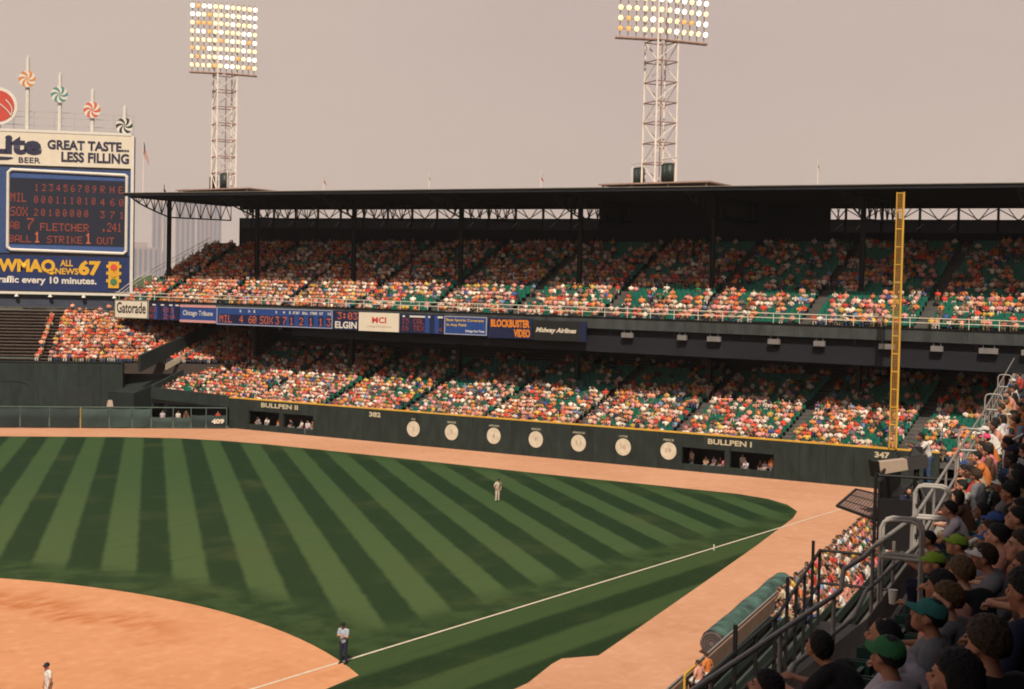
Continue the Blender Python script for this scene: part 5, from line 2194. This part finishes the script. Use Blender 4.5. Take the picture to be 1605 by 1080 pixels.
for t, c, col, lab in ((12.6, 126.0, "lilac", "person in grey inside the fenced bullpen yard"), (14.3, 125.6, "white", "player in white at the bullpen yard gate"), (15.1, 126.5, "brown", "person in dark clothes in the bullpen yard"), (18.6, 125.5, "red", "person in red above the 409 number")):
    simple_person(cf(t, c, .02), rad(225 - 90 + 180 - 180), lab, [SKINS[0], CLO[col], CLO["grey"], HAIRC["black"]], bp_t[2])

# ------------------------------------------------------------------ field box fans
def to_photo(P):
    d = Vector(P) - Vector(CAM)
    z = d.dot(cf_)
    return 802.5 + 2143.27 * d.dot(cR) / z, 540 - 2143.27 * d.dot(cU) / z


mid_t = [simple_template(5, "lap"), simple_template(20, "knees"), simple_template(20, "lap", shorts=True), simple_template(5, "hips", shorts=True)]
crowd_cols = ["white"] * 8 + ["salmon"] * 6 + ["red"] * 4 + ["orange"] * 3 + ["pink"] * 2 + ["yellow"] * 2 + ["blue", "sky", "black", "navy", "grey", "green", "cream", "cream", "tan", "lilac"]
nbox = 0
for k in range(14):
    u = 12.0
    while u < 50:
        u += random.uniform(.5, .7)
        P = fb(u, .2 + .8 * k + .35, .2 + .16 * k)
        x, y = to_photo(P + Zv * 1.2)
        # hidden behind the near railing and its deck
        lim = np.interp(x, [1090, 1300, 1386, 1435, 1470], [1078, 935, 866, 800, 760])
        if x < 1225 or x > 1450 or y > lim + 12:
            continue
        if random.random() < .16:
            continue
        c = random.choice(crowd_cols)
        nbox += 1
        hc = random.choice(["black", "brown", "brown", "light"])
        tc = random.choice(["denim", "white", "khaki", "navy"])
        simple_person(P, math.atan2(-BN.y, -BN.x) - math.pi / 2 + rad(random.uniform(0, 40)), "%s haired fan, %s top, %s bottoms, row %s of the field boxes" % (hc, c, tc, ("one", "two", "three", "four", "five", "six", "seven", "eight", "nine", "ten", "eleven", "twelve", "thirteen", "fourteen")[k]),
                      [SKINS[random.choice([0, 0, 1, 2])], CLO[c], CLO[tc], HAIRC[hc]],
                      random.choice(mid_t), "fans in the field boxes", random.uniform(.94, 1.05))
for u, k, c, lab in ((1.2, 0, "salmon", "bare backed fan at the bottom edge beside the yellow rail"), (2.4, 0, "orange", "second bare backed fan at the bottom edge near the tarp end")):
    simple_person(fb(u, .6, .3), math.atan2(-BN.y, -BN.x) - math.pi / 2 + rad(-20), lab, [SKINS[0], CLO[c], CLO["white"], HAIRC["brown"]], mid_t[3])
m = MB()
m.path([fb(.2, .3, .6), fb(.2, .3, 1.3), fb(1.6, .3, 1.3), fb(1.6, .3, .6)], .05, 8)
tag(m.build("yellow_rail", M_yellow), "short yellow pipe rail in front of the two bare backed fans", "railing")
print("box fans", nbox)

# ------------------------------------------------------------------ the crowd
def far_template(v):
    mb = MB()
    part = []

    def rec(c):
        part.extend([c] * (len(mb.v) - len(part)))
    mb.hexa([(-.16, -.12, .42), (.16, -.12, .42), (.15, .12, .42), (-.15, .12, .42), (-.205, -.09, .98), (.205, -.09, .98), (.19, .1, .98), (-.19, .1, .98)])
    mb.hexa([(-.19, -.08, .98), (.19, -.08, .98), (.17, .09, .98), (-.17, .09, .98), (-.06, -.05, 1.07), (.06, -.05, 1.07), (.055, .05, 1.07), (-.055, .05, 1.07)])
    rec(0)

    def limb(a, b, ra, rb):
        a, b = Vector(a), Vector(b)
        d = (b - a).normalized()
        u = d.orthogonal().normalized()
        w = d.cross(u)
        mb.hexa([a - u * ra - w * ra, a + u * ra - w * ra, a + u * ra + w * ra, a - u * ra + w * ra, b - u * rb - w * rb, b + u * rb - w * rb, b + u * rb + w * rb, b - u * rb + w * rb])
    for sg in (-1, 1):
        sh = (sg * .22, .0, .95)
        if v == 0:
            el, wr = (sg * .27, .06, .66), (sg * .09, .34, .60)
        elif v == 1:
            el, wr = (sg * .24, .26, .66), (sg * .05, .30, .98)
        elif v == 2:
            el, wr = (sg * .30, .12, .74), ((sg * .04, .24, .80) if sg > 0 else (sg * .14, .42, .58))
        else:
            el, wr = (sg * .40, .05, 1.0), (sg * .24, .08, 1.25)
        limb(sh, el, .055, .045)
        rec(0)
        limb(el, wr, .04, .035)
        rec(1)
    hx = (.0, .02, -.03, .03)[v]
    mb.ball((hx, .02, 1.165), (.072, .088, .108), 6, 6)
    rec(1)
    if v == 2:      # cap with a brim
        mb.ball((hx, .0, 1.225), (.088, .10, .065), 7, 5)
        mb.hexa([(hx - .07, .06, 1.205), (hx + .07, .06, 1.205), (hx + .05, .18, 1.19), (hx - .05, .18, 1.19), (hx - .07, .06, 1.222), (hx + .07, .06, 1.222), (hx + .05, .18, 1.2), (hx - .05, .18, 1.2)])
    else:
        mb.ball((hx, -.012, 1.205), (.086, .102, .090), 6, 5)
        if v == 1:
            mb.ball((hx, -.07, 1.10), (.085, .05, .12), 6, 5)
    rec(2)
    for sg in (-1, 1):
        limb((sg * .09, -.04, .48), (sg * .14, .44, .50), .085, .065)
        limb((sg * .14, .44, .46), (sg * .13, .42, .03), .06, .05)
    rec(3)
    return np.array(mb.v, float), mb.f, np.array(part)


PAL = np.array([(.80, .70, .60)] * 9 + [(.72, .33, .22)] * 8 + [(.62, .07, .04)] * 5 + [(.72, .25, .07)] * 5 + [(.74, .34, .32)] * 3 + [(.55, .42, .30)] * 2 + [(.10, .07, .06)] * 3 + [(.62, .25, .27)] * 3 + [(.62, .42, .09)] * 2 + [(.05, .09, .28), (.16, .26, .42), (.03, .03, .04), (.03, .03, .06), (.16, .16, .18), (.04, .18, .07), (.58, .50, .38), (.58, .50, .38), (.3, .22, .15)])
SKP = np.array([(.60, .25, .15), (.48, .18, .10), (.66, .31, .20), (.20, .09, .055), (.36, .15, .09)])
HRP = np.array([(.02, .015, .012), (.05, .03, .018), (.12, .07, .035), (.02, .015, .012), (.03, .02, .015), (.08, .045, .025), (.04, .02, .015), (.2, .14, .08)])
CAPP = np.array([(.68, .62, .55), (.68, .62, .55), (.5, .05, .04), (.04, .06, .2), (.02, .02, .02), (.6, .45, .1), (.04, .2, .1), (.6, .3, .25)])
TRP = np.array([(.04, .07, .14), (.5, .46, .42), (.2, .16, .1), (.05, .05, .07)])
inst = []   # (pos, rz, scale)


def dens(a, b, k):
    return noise.noise(Vector((a / 5.5, b / 2.2, k)))


for k in range(0, UP_N - 1):                     # upper deck
    s = S_LO + 1
    while s < 97:
        s += .49
        if in_aisle(s, .6):
            if random.random() < .03:
                inst.append((st(s, UP_O + UP_P * k + .3, UP_Z + UP_R * k + .35), 90, 1.0))
            continue
        side = .16 if s > 62 else (-.14 if s < 25 else -.04)
        pr = .72 + side + .85 * dens(s, k, 1.3)
        if 8 < k and s < 60:
            pr -= .04
        if random.random() < pr:
            inst.append((st(s + random.uniform(-.06, .06), UP_O + UP_P * k + .42 + random.uniform(-.05, .08), UP_Z + UP_R * k + random.uniform(-.04, .04) + (.38 if random.random() < .015 else 0)), 90 + random.uniform(-18, 35), random.uniform(.92, 1.06)))
for k in range(0, 20):                           # lower deck
    s = -5
    while s < 86:
        s += .49
        if in_aisle(s, .6):
            continue
        pr = .78 + (.10 if s > 55 else -.03) + .6 * dens(s, k, 7.7) - (.15 if k > 9 else 0) - (.25 if k > 12 else 0)
        if random.random() < pr:
            inst.append((st(s + random.uniform(-.06, .06), LO_O + LO_P * k + .42, LO_Z + LO_R * k + random.uniform(-.04, .04) + (.38 if random.random() < .02 else 0)), 90 + random.uniform(-18, 35), random.uniform(.92, 1.06)))
for k in range(BL_N):                            # bleachers
    t = -2.9
    tmax = 22
    while t < tmax:
        t += .5
        if -2.3 < t < -1.2:
            continue
        if k > 13 and random.random() < .75:
            continue
        if random.random() < .93:
            inst.append((cf(t + random.uniform(-.06, .06), BL_C + BL_P * k + .45, BL_Z + BL_R * k + random.uniform(-.05, .05) + (.38 if random.random() < .02 else 0)), 135 + random.uniform(-20, 30), random.uniform(.92, 1.06)))
n = len(inst)
print("crowd", n)
pos_all = np.array([i[0][:] for i in inst])
rz_all = np.radians([i[1] for i in inst])
scl_all = np.array([i[2] for i in inst]) * .92
var = rng.choice(4, n, p=[.42, .30, .23, .05])
cV, cL, cS, cC = [], [], [], []
vo = lo_ = 0
for v in range(4):
    FV, FF, FPART = far_template(v)
    sel = np.where(var == v)[0]
    m_ = len(sel)
    nv = len(FV)
    pos, rz, scl = pos_all[sel], rz_all[sel], scl_all[sel]
    ca, sa = np.cos(rz), np.sin(rz)
    lean = rng.uniform(-.06, .45, m_)
    side = rng.normal(0, .10, m_)
    V = np.repeat(FV[None], m_, 0)
    zz = V[:, :, 2] - .45
    up = zz > 0
    V[:, :, 1] += np.where(up, zz * np.sin(lean)[:, None], 0)
    V[:, :, 0] += np.where(up, zz * side[:, None], 0)
    V[:, :, 2] -= np.where(up, zz * (1 - np.cos(lean))[:, None], 0)
    V[:, :, 0] *= rng.uniform(.85, 1.15, m_)[:, None]
    X_ = V[:, :, 0] * ca[:, None] - V[:, :, 1] * sa[:, None]
    Y_ = V[:, :, 0] * sa[:, None] + V[:, :, 1] * ca[:, None]
    V = np.stack([X_, Y_, V[:, :, 2]], -1) * scl[:, None, None] + pos[:, None, :]
    shirt_c = PAL[rng.integers(0, len(PAL), m_)]
    isb = (pos[:, 0] + pos[:, 1]) / 2 ** .5 > 136
    isb &= (pos[:, 0] - pos[:, 1]) / 2 ** .5 < 23
    shirt_c = np.where((isb & (rng.random(m_) < .55))[:, None], PAL[rng.integers(9, 25, m_)], shirt_c)
    skin_c = SKP[rng.integers(0, len(SKP), m_)]
    hair_c = HRP[rng.integers(0, len(HRP), m_)]
    if v == 2:
        hair_c = CAPP[rng.integers(0, len(CAPP), m_)]
    pant_c = TRP[rng.integers(0, len(TRP), m_)]
    cols = np.ones((m_, nv, 4))
    for gi, cc_ in enumerate((shirt_c, skin_c, hair_c, pant_c)):
        cols[:, FPART == gi, :3] = (cc_ * .68 * rng.uniform(.7, 1.1, (m_, 1)))[:, None, :]
    lt = np.array([len(f) for f in FF])
    loops = np.concatenate([np.array(f) for f in FF])
    starts = np.concatenate([[0], np.cumsum(lt)[:-1]])
    cV.append(V.reshape(-1, 3))
    cC.append(cols.reshape(-1, 4))
    cL.append((loops[None] + (np.arange(m_) * nv)[:, None] + vo).ravel())
    cS.append((starts[None] + (np.arange(m_) * len(loops))[:, None] + lo_).ravel())
    vo += m_ * nv
    lo_ += m_ * len(loops)
cV, cC, cL, cS = np.concatenate(cV), np.concatenate(cC), np.concatenate(cL).astype(np.int32), np.concatenate(cS).astype(np.int32)
me = bpy.data.meshes.new("crowd")
me.vertices.add(len(cV))
me.vertices.foreach_set("co", cV.ravel())
me.loops.add(len(cL))
me.loops.foreach_set("vertex_index", cL)
me.polygons.add(len(cS))
me.polygons.foreach_set("loop_start", cS)
at = me.color_attributes.new("Col", 'FLOAT_COLOR', 'POINT')
at.data.foreach_set("color", cC.ravel())
me.update(calc_edges=True)
mc = bpy.data.materials.new("crowd_clothes")
mc.use_nodes = True
an = mc.node_tree.nodes.new("ShaderNodeAttribute")
an.attribute_name = "Col"
mb_ = mc.node_tree.nodes["Principled BSDF"]
mb_.inputs["Roughness"].default_value = .9
mb_.inputs["Specular IOR Level"].default_value = .15
mc.node_tree.links.new(an.outputs["Color"], mb_.inputs["Base Color"])
me.materials.append(mc)
tag(obj("crowd", me), "dense mass of fans in bright clothes filling the far stands and bleachers", "crowd", kind="stuff")

# ================================================================== HAZE
m = MB()
m.fbox(lambda a, b, z: Vector((a, b, z)), -4200, 5600, -4200, 5600, -1.1, 345)
hz = m.build("haze", [])
hm = bpy.data.materials.new("summer_haze")
hm.use_nodes = True
hn = hm.node_tree
hn.nodes.clear()
ho = hn.nodes.new("ShaderNodeOutputMaterial")
pv = hn.nodes.new("ShaderNodeVolumePrincipled")
pv.inputs["Color"].default_value = (.95, .90, .90, 1)
pv.inputs["Density"].default_value = .00008
pv.inputs["Anisotropy"].default_value = .2
hn.links.new(pv.outputs[0], ho.inputs["Volume"])
hz.data.materials.append(hm)
tag(hz, kind="stuff")
hz["label"] = "thin pale summer haze in the air"
